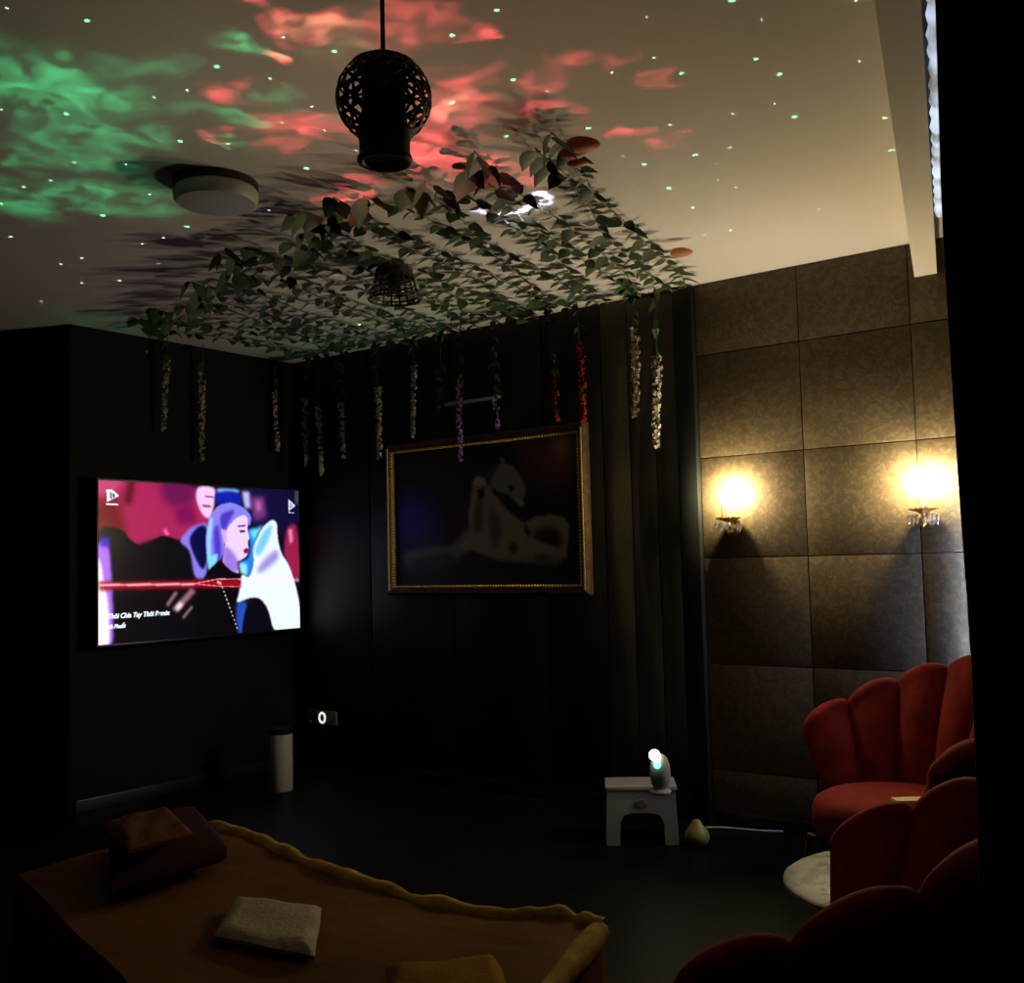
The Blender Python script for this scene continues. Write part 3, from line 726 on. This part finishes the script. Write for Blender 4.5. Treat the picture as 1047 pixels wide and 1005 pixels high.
MB().box((0, 0, SH-.012), (SW+.02, SD+.03, .024), bevel=.008).build('top', M['white_plastic'], st)
for sx in (-1, 1):
    w = MB(); w.box((sx*(SW/2), 0, .15), (.014, SD-.02, .28), rot=Matrix.Rotation(-sx*.04, 3, 'Y')); w.build('side_panel', M['white_plastic'], st)
w = MB(); w.lathe([(0, 0), (.026, 0), (.03, .003), (.026, .006), (0, .006)], 24, (0, 0, 0), (0, -1, 0))  # raised grey disc, its darker colour stands for the shaded oval hole
for v in w.bm.verts: v.co.x *= 1.2
for v in w.bm.verts: v.co.z *= .75; v.co.y -= SD/2+.006; v.co.z += .215; v.co.x += .0
hh = w.build('hole_disc', M['grey_plastic'], st); hh['label'] = 'dark oval disc standing in for the handle hole'

# projector
LZ = .452
lp = dep(668.5, 771, 5.36)
pj_loc = Vector((lp[0], lp[1], SH+.001))
pj = empty('star_projector', pj_loc+RIGHT*.03+FWD*.01, yaw, 'white rounded star projector with a glowing lens on the step stool', 'projector')
w = MB(); w.lathe([(0, 0), (.05, 0), (.055, .01), (.05, .02), (.03, .028), (0, .028)], 28); w.build('foot', M['white_plastic'], pj)
w = MB(); w.lathe([(0, .022), (.03, .024), (.046, .05), (.053, .09), (.05, .14), (.04, .175), (.022, .195), (0, .20)], 28); w.build('body', M['white_plastic'], pj)
w = MB(); w.lathe([(.0, .0), (.028, .0), (.026, .012), (.016, .022), (0, .026)], 24, (-.03, -.042, lp[2]-SH-.001), (-.30, -.72, .62)); w.build('lens', M['lens'], pj)
w = MB(); w.lathe([(0, 0), (.018, 0), (.016, .008), (0, .014)], 20, (-.02, -.05, lp[2]-SH-.048), (-.2, -.95, .2)); w.build('lens', M['lens_green'], pj)
PROJ = Vector((lp[0], lp[1], lp[2]+.055))

pe = onz(713, 864, .0)
w = MB(); w.lathe([(0, 0), (.04, 0), (.058, .015), (.065, .04), (.06, .065), (.045, .088), (.03, .105), (.024, .12), (.014, .13), (0, .132)], 32)
o = w.build('pear_lamp', M['pear']); o.location = (pe[0], pe[1], .001); o.rotation_euler.z = .4
tag(o, 'pale yellow pear-shaped lamp standing on the floor right of the stool', 'lamp')
w = MB(); w.tube([(0, 0, .13), (.004, 0, .145), (.012, 0, .152)], .004, 8); w.build('stalk', M['dark_wood'], o)
c0 = onz(722, 846, .006); c1 = onz(836, 852, .006)
w = MB(); n = 24
pts = []
for i in range(n+1):
    t = i/n; p = Vector(c0)*(1-t)+Vector(c1)*t; p.z = .007; p += Vector((0, .012*math.sin(9*t), 0)); pts.append(p)
w.tube(pts, .0055, 8)
cdo = w.build('cord', M['cable']); cdo.parent = o; cdo['label'] = 'thin white cord trailing along the floor'
o.rotation_euler.z = 0; cdo.location = -o.location

cy = onz(288, 808, .0)
can = empty('canister', (cy[0], cy[1], 0), 0, 'slim white upright canister on the floor below the television', 'canister')
MB().lathe([(0, .0), (.07, .0), (.076, .008), (.076, .37), (.073, .376), (0, .376)], 36).build('body', M['white_plastic'], can)
MB().lathe([(0, .377), (.074, .377), (.077, .384), (.077, .412), (.07, .42), (0, .42)], 36).build('lid', M['black_plastic'], can)

dv = ony(330, 733.5, YW-.02)
so = empty('power_socket', (dv[0], YW-.008, dv[2]), 0, 'grey-green power socket with a glowing white ring, low on the back wall', 'socket')
MB().box((0, -.012, 0), (.30, .022, .10), bevel=.006).build('plate', M['grey_plastic'], so)
w = MB(); w.tube([(.008+.03*math.cos(t), -.026, .036*math.sin(t)) for t in np.linspace(0, 2*PI, 29)[:-1]], .0075, 8, closed=True); w.build('ring', M['ring_light'], so)
MB().box((.008, -.026, 0), (.022, .006, .034), bevel=.003).build('plug_hole', M['dark_hole'], so)
MB().box((-.125, -.027, -.036), (.045, .012, .02), bevel=.003).build('switch', M['white_plastic'], so)

# ------------------------------------------------------------------ ceiling lamps
fl = onz(221, 207, ZC-.085)
f_ = empty('ceiling_lamp', (fl[0], fl[1], ZC), 0, 'round flush ceiling lamp, unlit, left of the ivy', 'ceiling lamp')
MB().lathe([(0, -.001), (.165, -.001), (.17, -.006), (.168, -.03), (0, -.03)], 48).build('base', M['dark_wood'], f_)
MB().lathe([(0, -.03), (.16, -.03), (.17, -.045), (.168, -.075), (.155, -.09), (.1, -.098), (0, -.10)], 48).build('diffuser', M['opal'], f_)

pc = dep(392.5, 101, 2.42)
pd = empty('pendant_lantern', (pc[0], pc[1], pc[2]), 0, 'woven bamboo globe lantern hanging from the ceiling on a black cord', 'pendant lamp')
R0 = .1105
H = ZC-pc[2]
MB().tube([(0, 0, R0*.98), (0, 0, H-.03)], .0055, 10).build('cord', M['cord'], pd)
MB().lathe([(0, H-.001), (.045, H-.001), (.045, H-.02), (.02, H-.035), (0, H-.036)], 24).build('ceiling_rose', M['cord'], pd)
def sph(a_, el, r): return (r*math.cos(el)*math.cos(a_), r*math.cos(el)*math.sin(a_), r*.93*math.sin(el))
w = MB()
def ribbon(w, pts, nrm, wd, th):
    pts = [Vector(p) for p in pts]; n = len(pts); rings = []
    for i in range(n):
        d_ = (pts[min(i+1, n-1)]-pts[max(i-1, 0)]).normalized(); nn = Vector(nrm(pts[i])).normalized(); s_ = d_.cross(nn).normalized()
        rings.append([w.bm.verts.new(pts[i]+s_*a_*wd/2+nn*b_*th/2) for a_, b_ in ((-1, -1), (1, -1), (1, 1), (-1, 1))])
    for A, B in zip(rings, rings[1:]):
        for k in range(4): w.bm.faces.new((A[k], A[(k+1) % 4], B[(k+1) % 4], B[k]))
    w.bm.faces.new(rings[0][::-1]); w.bm.faces.new(rings[-1])
for k in range(15):
    for sgn in (-1, 1):
        pts = [sph(2*PI*k/15+sgn*1.9*t, -.95+1.9*t, R0*(.985+.008*sgn*math.sin(t*40))) for t in np.linspace(0, 1, 26)]
        ribbon(w, pts, lambda p: p, .0085, .0016)
for el in (-.32, .0, .32):
    pts = [sph(2*PI*t, el, R0*.985) for t in np.linspace(0, 1, 49)]
    ribbon(w, pts, lambda p: p, .005, .0016)
w.build('woven_shade', M['bamboo'], pd, smooth=False)
MB().lathe([(0, R0*1.02), (.012, R0*1.02), (.02, R0*.97), (.045, R0*.86), (R0*.66, R0*.72), (R0*.645, R0*.70), (.03, R0*.84), (0, R0*.86)], 36).build('cap', M['bamboo'], pd)
MB().lathe([(R0*.60, -R0*.70), (R0*.55, -R0*.80), (R0*.52, -R0*.95), (R0*.525, -R0*1.28), (R0*.50, -R0*1.28), (R0*.49, -R0*.95), (R0*.56, -R0*.72), (R0*.60, -R0*.70)], 40).build('neck', M['bamboo'], pd)
w = MB(); w.tube([(R0*.50*math.cos(t), R0*.50*math.sin(t), -R0*1.30) for t in np.linspace(0, 2*PI, 41)[:-1]], .0085, 10, closed=True); w.build('ring', M['bamboo'], pd)
dd = MB().lathe([(0, -R0*1.20), (R0*.48, -R0*1.20), (R0*.48, -R0*1.215), (0, -R0*1.225)], 32).build('diffuser', M['opal'], pd)
MB().lathe([(0, R0*.84), (.03, R0*.82), (.05, R0*.4), (.05, -R0*.45), (.042, -R0*.62), (0, -R0*.62)], 24).build('inner_shade', M['cord'], pd)

cc = onz(403, 286, ZC-.10)
cn = empty('ceiling_lantern', (cc[0], cc[1], ZC), 0, 'small dark bamboo cone lamp on the ceiling amid the ivy', 'ceiling lamp')
MB().lathe([(0, -.001), (.05, -.001), (.06, -.02), (.095, -.045), (.10, -.085), (.095, -.085), (.088, -.05), (0, -.04)], 32).build('cap', M['bamboo'], cn)
w = MB()
for k in range(18):
    a_ = 2*PI*k/18
    ribbon(w, [((.098+.035*t)*math.cos(a_), (.098+.035*t)*math.sin(a_), -.075-.13*t) for t in np.linspace(0, 1, 6)], lambda p: (p.x, p.y, 0.01), .011, .003)
for t in (.12, .38, .62, .85):
    r_ = .098+.035*t
    ribbon(w, [(r_*math.cos(2*PI*u), r_*math.sin(2*PI*u), -.075-.13*t) for u in np.linspace(0, 1, 37)], lambda p: (p.x, p.y, .01), .008, .003)
w.build('lattice_shade', M['bamboo'], cn, smooth=False)
w = MB(); w.tube([(.133*math.cos(t), .133*math.sin(t), -.205) for t in np.linspace(0, 2*PI, 37)[:-1]], .007, 8, closed=True); w.build('ring', M['bamboo'], cn)
MB().lathe([(0, -.04), (.03, -.045), (.035, -.14), (0, -.15)], 16).build('socket', M['cord'], cn)

# ------------------------------------------------------------------ ivy strands across the ceiling
def leaf_into(bm, base, d, up, L, Wd, fold=.25, curl=.15):
    """a pointed heart-shaped leaf: base point, direction, up, length, width"""
    d = d.normalized(); s_ = d.cross(up).normalized(); n_ = s_.cross(d).normalized()
    prof = [(0, .0), (.06, .30), (.22, .50), (.42, .49), (.65, .34), (.85, .14), (1, 0)]
    mid, lf, rt = [], [], []
    for t, wd in prof:
        c = base+d*(L*t)-n_*(curl*L*t*t)
        mid.append(bm.verts.new(c))
        if 0 < t < 1:
            lf.append(bm.verts.new(c+s_*wd*Wd+n_*fold*wd*Wd)); rt.append(bm.verts.new(c-s_*wd*Wd+n_*fold*wd*Wd))
        else: lf.append(None); rt.append(None)
    for i in range(len(prof)-1):
        for S, o_ in ((lf, 0), (rt, 1)):
            a_, b_ = S[i], S[i+1]
            vs = [mid[i], mid[i+1]]+([b_] if b_ else [])+([a_] if a_ else [])
            if len(vs) < 3: continue
            if o_: vs = vs[::-1]
            bm.faces.new(vs)
strand_dir = Vector((-.285, .958, 0))
NS = 25
ORD = ['first', 'second', 'third', 'fourth', 'fifth', 'sixth', 'seventh', 'eighth', 'ninth', 'tenth', 'eleventh', 'twelfth', 'thirteenth']
# far ends along the back wall (and the TV wall), near ends along the net's front edge
near_edge = [(-2.02, 3.02), (-2.30, 2.98), (-2.57, 2.92), (-2.99, 2.93), (-3.42, 3.02), (-3.84, 3.12), (-4.42, 3.25), (-5.2, 3.6), (-5.75, 3.72)]
nx_ = [p[0] for p in near_edge][::-1]; ny_ = [p[1] for p in near_edge][::-1]
for k in range(NS):
    rs = random.Random(100+k)
    x0 = -2.06-(3.66)*k/(NS-1)
    y0 = float(np.interp(x0, nx_, ny_))+rs.uniform(.02, .22)
    A = Vector((x0, y0, 0))
    sl = strand_dir.copy(); sl = Vector((sl.x*(1-k/(NS-1)*.9), sl.y, 0)).normalized()
    ln = (5.46-y0)/sl.y
    n = 34
    pin = rs.uniform(0, 6)
    pts = []
    for i in range(n+1):
        t = i/n
        p = A+sl*(ln*t)
        sag = .018+.016*abs(math.sin(PI*t*3+pin))+(.03*max(0, 1-t*6))
        p += Vector((.035*math.sin(6*t+pin)+.015*math.sin(17*t+2*pin), 0, ZC-sag)); pts.append(p)
    lab = {0: 'outermost ivy strand on the ceiling, along its free edge by the sconces', NS-1: 'last ivy strand on the ceiling, beside the corner above the television'}
    if k not in lab:
        lab[k] = (ORD[k]+' ivy strand on the ceiling from its free edge by the sconces') if k <= 12 else (ORD[NS-1-k]+' ivy strand on the ceiling from the television corner')
    root = empty('ivy_strand', A+Vector((0, 0, ZC-.03)), 0, lab[k], 'ivy', 'ivy strands across the ceiling')
    off = root.location
    MB().tube([p-off for p in pts], .0036, 5).build('stem', M['stem'], root)
    w = MB(); nl = int(ln/.055)
    for i in range(nl):
        t = (i+rs.uniform(-.3, .3))/nl; t = min(.995, max(0, t))
        f = t*n; i0 = min(n-1, int(f)); p = pts[i0].lerp(pts[i0+1], f-i0)
        side = 1 if i % 2 else -1
        dang = max(0, 1-t*7)
        d_ = sl*rs.uniform(-.6, .7)+Vector((sl.y, -sl.x, 0))*side*rs.uniform(.5, 1.1)+Vector((0, 0, rs.uniform(-.40, .0)-dang*rs.uniform(.2, 1.3)))
        up = Vector((rs.uniform(-.45, .45), rs.uniform(-.45, .45), 1))
        Ls = rs.uniform(.055, .098)*(1+.35*dang); leaf_into(w.bm, p-off+Vector((0, 0, -.004)), d_, up, Ls, Ls*rs.uniform(.66, .84)*(1+.25*dang), rs.uniform(-.2, .35), rs.uniform(-.1, .3))
    w.build('foliage', M['leaf'], root, recalc=False)
    if k == 0:
        for (x, y), sz in (((596, 148), .13), ((586, 157), .10), ((591, 166), .085), ((697, 258), .115)):
            w = MB(); p = Vector(onz(x, y, ZC-.06))-off; N_ = (Vector(-CF)*.45+Vector((0, 0, -.8))).normalized(); U_ = (RIGHT-N_*RIGHT.dot(N_)).normalized(); V_ = N_.cross(U_)
            rg = [[w.bm.verts.new(p+(U_*math.cos(t)*sz*.5+V_*math.sin(t)*sz*.30*(1-.2*math.cos(t)))*q_+N_*.012*(1-q_*q_)) for t in np.linspace(0, 2*PI, 25)[:-1]] for q_ in (.02, .35, .7, 1)]
            for A_, B_ in zip(rg, rg[1:]):
                for b_ in range(24): w.bm.faces.new((A_[b_], A_[(b_+1) % 24], B_[(b_+1) % 24], B_[b_]))
            w.bm.faces.new(rg[0])
            oo = w.build('orange_leaf', M['leaf_orange'], root, recalc=False); oo['label'] = 'orange-brown leaf'

# ------------------------------------------------------------------ hanging blossom garlands
def garland(x, y, z1, z0, m, label, grp, dens=1.0, wid=.05, wall='y', seed=0):
    rs = random.Random(seed)
    root = empty('blossom_garland', (x, y, ZC), 0, label, 'garland', grp)
    L = ZC-z0
    st_ = [(.012*math.sin(3*t+seed), .012*math.cos(2.3*t+seed), -L*t) for t in np.linspace(0.002, 1, 22)]
    MB().tube(st_, .003, 5).build('stem', M['flower_stem'], root)
    w = MB()
    for i in range(int(9*max(.5, (ZC-z1)/.3))):
        t = rs.uniform(.0, max(.05, (ZC-z1)/L)); p = Vector((.012*math.sin(3*t+seed), .012*math.cos(2.3*t+seed), -L*t))
        a_ = rs.uniform(0, 2*PI)
        leaf_into(w.bm, p, Vector((math.cos(a_), math.sin(a_), -.9)), Vector((0, 0, 1)), .075, .04)
    w.build('foliage', M['flower_stem'], root, recalc=False)
    w = MB(); cnt = int((z1-z0)*260*dens)
    for i in range(cnt):
        t = rs.random(); z = (z1-ZC)+(z0-z1)*t
        clump = .55+.45*abs(math.sin(z*38+seed)); r_ = wid*.5*clump*math.sqrt(rs.random())*(1-.45*t)
        a_ = rs.uniform(0, 2*PI); tt = -z/L
        c = Vector((.012*math.sin(3*tt+seed)+r_*math.cos(a_), .012*math.cos(2.3*tt+seed)+r_*math.sin(a_), z))
        out = Vector((math.cos(a_), math.sin(a_), rs.uniform(-.7, .3))).normalized(); s_ = rs.uniform(.009, .016)
        u_ = out.orthogonal().normalized(); v_ = out.cross(u_)
        for b in range(4):
            an = PI/2*b+rs.random(); e = u_*math.cos(an)+v_*math.sin(an); g_ = u_*math.cos(an+.7)+v_*math.sin(an+.7); h_ = u_*math.cos(an-.7)+v_*math.sin(an-.7)
            vs = [w.bm.verts.new(c), w.bm.verts.new(c+g_*s_*.7+out*s_*.3), w.bm.verts.new(c+e*s_*1.25+out*s_*.35), w.bm.verts.new(c+h_*s_*.7+out*s_*.3)]
            w.bm.faces.new(vs)
    w.build('blossoms', m, root, recalc=False)
    return root
GW, GB = 'white blossom garlands hanging from the ceiling', 'coloured blossom garlands above the painting'
gx = XW+.1; gy = YW-.15
tvside = [(170, 368, 440, .045, 'white blossom garland above the left half of the television'),
          (208, 380, 472, .055, 'white blossom garland hanging lowest over the middle of the television'),
          (283, 400, 460, .04, 'white blossom garland above the right end of the television')]
for i, (x, a_, b_, wd, lb) in enumerate(tvside):
    p1_, p0_ = onx(x, a_, gx), onx(x, b_, gx)
    garland(p1_[0], p1_[1], p1_[2], p0_[2], M['flower_white'], lb, GW, .8, wd, seed=20+i)
bk = [(314, 408, 478, .05, 'flower_white', 1, 'white blossom garland hanging nearest the room corner by the television'),
      (327, 415, 485, .055, 'flower_white', 1, 'white blossom garland second from the room corner, reaching lowest there'),
      (348, 405, 468, .045, 'flower_white', .6, 'sparse white blossom garland third from the room corner'),
      (385, 395, 470, .06, 'flower_white', 1, 'full white blossom garland just left of the painting frame'),
      (421, 373, 446, .04, 'flower_white', .8, 'white blossom garland above the left end of the painting'),
      (450, 385, 420, .035, 'flower_purple', .4, 'faint purple blossom garland left of the pale rail'),
      (471, 388, 470, .055, 'flower_purple', 1, 'long purple blossom garland hanging in front of the pale rail'),
      (508, 400, 440, .04, 'flower_purple', .5, 'short purple blossom garland at the right end of the pale rail'),
      (566, 380, 430, .05, 'flower_red', .8, 'red blossom garland above the painting, left of the red pair'),
      (592, 350, 432, .06, 'flower_red', 1, 'red blossom garland above the right corner of the painting'),
      (646, 335, 427, .07, 'flower_white', 1.1, 'white blossom garland right of the painting, the higher of two'),
      (670, 365, 458, .075, 'flower_white', 1.2, 'white blossom garland beside the black pilaster, the lower of two')]
for i, (x, a_, b_, wd, mm, dn, lb) in enumerate(bk):
    p1_, p0_ = ony(x, a_, gy), ony(x, b_, gy)
    garland(p1_[0], p1_[1], p1_[2], p0_[2], M[mm], lb, GW if mm == 'flower_white' else GB, dn, wd, seed=40+i)

# ------------------------------------------------------------------ the star projector's light
HP = ZC-PROJ.z
def projector_light(name, build):
    l = bpy.data.lights.new(name, 'POINT'); l.energy = 4*PI; l.shadow_soft_size = 0.0; l.use_nodes = True
    nt = l.node_tree; em = nt.nodes['Emission']
    tc = nt.nodes.new('ShaderNodeTexCoord'); sep = nt.nodes.new('ShaderNodeSeparateXYZ'); nt.links.new(tc.outputs['Normal'], sep.inputs[0])
    def math_(op, a_, b_=None, c_=None):
        n = nt.nodes.new('ShaderNodeMath'); n.operation = op
        for i, v in enumerate((a_, b_, c_)):
            if v is None: continue
            if isinstance(v, (int, float)): n.inputs[i].default_value = v
            else: nt.links.new(v, n.inputs[i])
        return n.outputs[0]
    nz = math_('MAXIMUM', sep.outputs[2], .12)
    X = math_('MULTIPLY', math_('DIVIDE', sep.outputs[0], nz), HP); Y = math_('MULTIPLY', math_('DIVIDE', sep.outputs[1], nz), HP)
    cmb = nt.nodes.new('ShaderNodeCombineXYZ'); nt.links.new(X, cmb.inputs[0]); nt.links.new(Y, cmb.inputs[1])
    on = math_('GREATER_THAN', sep.outputs[2], .22)
    fall = math_('DIVIDE', HP*HP*PI/.75, math_('POWER', nz, 3.0))
    fall = math_('MULTIPLY', fall, on)
    colr = build(nt, math_, cmb.outputs[0])
    nt.links.new(colr, em.inputs['Color']); nt.links.new(fall, em.inputs['Strength'])
    o = bpy.data.objects.new(name, l); COL.objects.link(o); o.location = PROJ
    return o
def cpos(x, y):
    p = onz(x, y, ZC); return (p[0]-PROJ.x, p[1]-PROJ.y, 0.0), np.linalg.norm(p-CO)
GREEN = [(45, 85, 42, .9), (25, 110, 38, .9), (90, 100, 42, .7), (62, 142, 40, .7), (130, 136, 30, .55), (140, 72, 34, .45), (40, 165, 26, .5), (110, 203, 50, .55), (40, 208, 46, .5),
         (245, 48, 18, .5), (268, 52, 14, .5), (245, 118, 18, .8), (252, 146, 14, .6), (20, 50, 30, .15), (200, 110, 26, .25), (280, 98, 20, .35), (345, 36, 22, .35), (100, 330, 60, .05), (60, 70, 20, .5), (110, 165, 22, .4), (400, 325, 60, .08), (320, 350, 60, .08), (385, 260, 22, .12)]
RED = [(236, 90, 20, .55), (286, 56, 13, .9), (290, 122, 28, .55), (235, 140, 15, .75), (297, 147, 16, .5), (318, 25, 26, .75), (360, 36, 20, .4), (408, 42, 26, .9), (438, 20, 22, .5), (452, 108, 30, .9), (474, 85, 22, .5), (490, 28, 18, .9),
       (497, 118, 24, .6), (350, 200, 22, 1.2), (372, 190, 16, .7), (440, 150, 34, 1.0), (478, 168, 30, .9), (420, 170, 26, .9), (400, 130, 30, .6), (330, 128, 24, .7), (555, 82, 22, .55), (590, 72, 18, .45), (556, 112, 22, .5), (640, 62, 18, .35), (655, 130, 14, .7), (682, 85, 12, .4), (388, 218, 14, .45), (520, 176, 24, .5), (264, 4, 12, .5), (680, 145, 16, .4)]
WARM = [(318, 24, 16, .7), (240, 146, 9, 1.0), (290, 52, 9, .5), (455, 104, 18, .5), (340, 120, 18, .3), (410, 55, 24, .25), (380, 55, 60, .10)]
AMB_R = [(450, 90, 230, .035), (420, 150, 120, .06), (300, 60, 200, .025)]
AMB_G = [(90, 130, 170, .04), (230, 60, 160, .03), (300, 330, 170, .012), (420, 310, 120, .02)]
ARC = [(488, 215, 6, .35), (497, 217, 5, .6), (507, 218.5, 5, .75), (517, 219, 5.5, .9), (527, 218.5, 6, 1), (536, 216, 6.5, 1), (544, 212, 7, 1), (551, 207, 8, 1), (556, 202, 7, 1), (552, 198, 6, .9), (558, 207, 6, .7)]
def nebula(nt, math_, P):
    no = nt.nodes.new('ShaderNodeTexNoise'); no.inputs['Scale'].default_value = 2.6; no.inputs['Detail'].default_value = 5; no.inputs['Distortion'].default_value = 1.2
    nt.links.new(P, no.inputs['Vector'])
    mr = nt.nodes.new('ShaderNodeMapRange'); mr.inputs[1].default_value = .30; mr.inputs[2].default_value = .66; mr.inputs[3].default_value = .12; mr.inputs[4].default_value = 1.45
    nt.links.new(no.outputs['Fac'], mr.inputs['Value'])
    n3 = nt.nodes.new('ShaderNodeTexNoise'); n3.inputs['Scale'].default_value = 8; n3.inputs['Detail'].default_value = 6; n3.inputs['Distortion'].default_value = .8
    nt.links.new(P, n3.inputs['Vector'])
    m3 = nt.nodes.new('ShaderNodeMapRange'); m3.inputs[1].default_value = .36; m3.inputs[2].default_value = .64; m3.inputs[3].default_value = .2; m3.inputs[4].default_value = 1.8
    nt.links.new(n3.outputs['Fac'], m3.inputs['Value'])
    TEX = math_('MULTIPLY', mr.outputs['Result'], m3.outputs['Result'])
    # warp the coordinate a little so the patches get ragged outlines
    no2 = nt.nodes.new('ShaderNodeTexNoise'); no2.inputs['Scale'].default_value = 4.5; no2.inputs['Detail'].default_value = 5
    nt.links.new(P, no2.inputs['Vector'])
    s1_ = nt.nodes.new('ShaderNodeVectorMath'); s1_.operation = 'SUBTRACT'; s1_.inputs[1].default_value = (.5, .5, .5); nt.links.new(no2.outputs['Color'], s1_.inputs[0])
    s2_ = nt.nodes.new('ShaderNodeVectorMath'); s2_.operation = 'MULTIPLY_ADD'; s2_.inputs[1].default_value = (.5, .5, 0); nt.links.new(s1_.outputs[0], s2_.inputs[0]); nt.links.new(P, s2_.inputs[2])
    PW = s2_.outputs[0]
    def blobs(lst, src, k=1.0):
        acc = None
        for x, y, r_, a_ in lst:
            c, dist = cpos(x, y); rad = r_*dist/FPX*k
            dn = nt.nodes.new('ShaderNodeVectorMath'); dn.operation = 'DISTANCE'; nt.links.new(src, dn.inputs[0]); dn.inputs[1].default_value = c
            mp = nt.nodes.new('ShaderNodeMapRange'); mp.interpolation_type = 'SMOOTHSTEP'
            mp.inputs[1].default_value = 0; mp.inputs[2].default_value = rad*1.7; mp.inputs[3].default_value = a_; mp.inputs[4].default_value = 0
            nt.links.new(dn.outputs['Value'], mp.inputs['Value'])
            acc = mp.outputs['Result'] if acc is None else math_('ADD', acc, mp.outputs['Result'])
        return acc
    def tint(f, c):
        n = nt.nodes.new('ShaderNodeVectorMath'); n.operation = 'SCALE'; n.inputs[0].default_value = c; nt.links.new(f, n.inputs['Scale']); return n.outputs[0]
    def add(a_, b_):
        n = nt.nodes.new('ShaderNodeVectorMath'); n.operation = 'ADD'; nt.links.new(a_, n.inputs[0]); nt.links.new(b_, n.inputs[1]); return n.outputs[0]
    g = math_('MULTIPLY', blobs(GREEN, PW), TEX); r_ = math_('MULTIPLY', blobs(RED, PW), TEX); wm = math_('MULTIPLY', blobs(WARM, PW), TEX)
    out = tint(g, (.020, .30, .115)); out = add(out, tint(r_, (.88, .085, .10))); out = add(out, tint(wm, (.45, .30, .17)))
    out = add(out, tint(blobs(AMB_R, P), (.85, .40, .30))); out = add(out, tint(blobs(AMB_G, P), (.30, .62, .36)))
    out = add(out, tint(blobs(ARC, P, 1.05), (2.6, 2.6, 4.2)))
    return out
projector_light('projector_nebula', nebula)
S1 = [(18,22),(233,55),(580,178),(895,138),(500,242),(413,260),(178,305),(3,293),(835,286),(755,328),(722,210),(758,100),(482,378),(610,385),(820,450),(200,435),(337,440),(135,482),(63,500),(400,520),(275,577),(500,606),(616,527),(563,573),(720,563),(28,634),(380,653),(437,637),(422,705),(320,751),(220,690),(220,757),(163,707),(112,806),(424,847),(353,910),(3,545),(868,348),(953,402),(962,868),(857,851),(690,720)]
S2 = [(518,26),(600,2),(405,90),(404,262),(560,203),(648,232),(900,44),(812,185),(918,147),(989,187),(960,318),(752,327),(684,298),(543,347),(893,419),(840,398),(1024,395),(957,480),(868,473),(34,429),(908,600),(1017,530),(281,604),(189,633),(109,701),(296,660),(168,828),(563,585),(558,512)]
S3 = [(195,3),(281,58),(555,3),(643,104),(265,172),(333,217),(568,179),(319,302),(124,336),(197,332),(378,340),(641,344),(687,336),(189,430),(148,478),(472,461),(660,438),(684,453),(153,525),(208,546),(407,552),(508,536),(765,543),(81,606),(260,606),(309,627),(448,611),(500,631),(67,671),(113,687),(190,672),(357,677),(543,686),(174,732)]
BIG = {(233,55),(580,178),(895,138),(820,450),(500,606),(275,577),(482,378),(405,90),(560,203),(404,262),(752,327),(543,347),(1024,395),(957,480),(195,3),(333,217),(265,172),(378,340),(989,187),(518,26),(178,305),(893,419),(641,344),(660,438),(281,604)}
stars = [((x/2.6175, y/2.6175), (x, y) in BIG) for x, y in S1]+[((300+x/2.493, y/2.493), (x, y) in BIG) for x, y in S2]+[((680+x/2.853, y/2.853), (x, y) in BIG) for x, y in S3]
def lasers(nt, math_, P):
    acc = {True: None, False: None}
    for (x, y), big in stars:
        c, dist = cpos(x, y)
        rad = (2.3 if big else 1.35)*dist/FPX*1.1
        dn = nt.nodes.new('ShaderNodeVectorMath'); dn.operation = 'DISTANCE'; nt.links.new(P, dn.inputs[0]); dn.inputs[1].default_value = c
        o = math_('LESS_THAN', dn.outputs['Value'], rad)
        acc[big] = o if acc[big] is None else math_('ADD', acc[big], o)
    def tint(f, c):
        n = nt.nodes.new('ShaderNodeVectorMath'); n.operation = 'SCALE'; n.inputs[0].default_value = c; nt.links.new(f, n.inputs['Scale']); return n.outputs[0]
    n = nt.nodes.new('ShaderNodeVectorMath'); n.operation = 'ADD'; nt.links.new(tint(acc[True], (.35, 2.3, .9)), n.inputs[0]); nt.links.new(tint(acc[False], (1.0, 1.8, 1.15)), n.inputs[1])
    return n.outputs[0]
projector_light('projector_laser', lasers)

# ------------------------------------------------------------------ world, camera, view
wd = bpy.data.worlds.new('world'); sc.world = wd; wd.use_nodes = True
wd.node_tree.nodes['Background'].inputs[0].default_value = (.02, .022, .02, 1); wd.node_tree.nodes['Background'].inputs[1].default_value = .05
cam = bpy.data.cameras.new('camera'); co = bpy.data.objects.new('camera', cam); COL.objects.link(co)
cam.sensor_fit = 'HORIZONTAL'; cam.sensor_width = 36; cam.lens = 36*FPX/IW; cam.clip_start = .05
co.matrix_world = Matrix(((CR[0], -CD[0], -CF[0], CO[0]), (CR[1], -CD[1], -CF[1], CO[1]), (CR[2], -CD[2], -CF[2], CO[2]), (0, 0, 0, 1)))
sc.camera = co
vs = sc.view_settings; vs.view_transform = 'Standard'; vs.look = 'None'; vs.gamma = 1; vs.exposure = 0; vs.use_curve_mapping = False
sc.cycles.max_bounces = 6
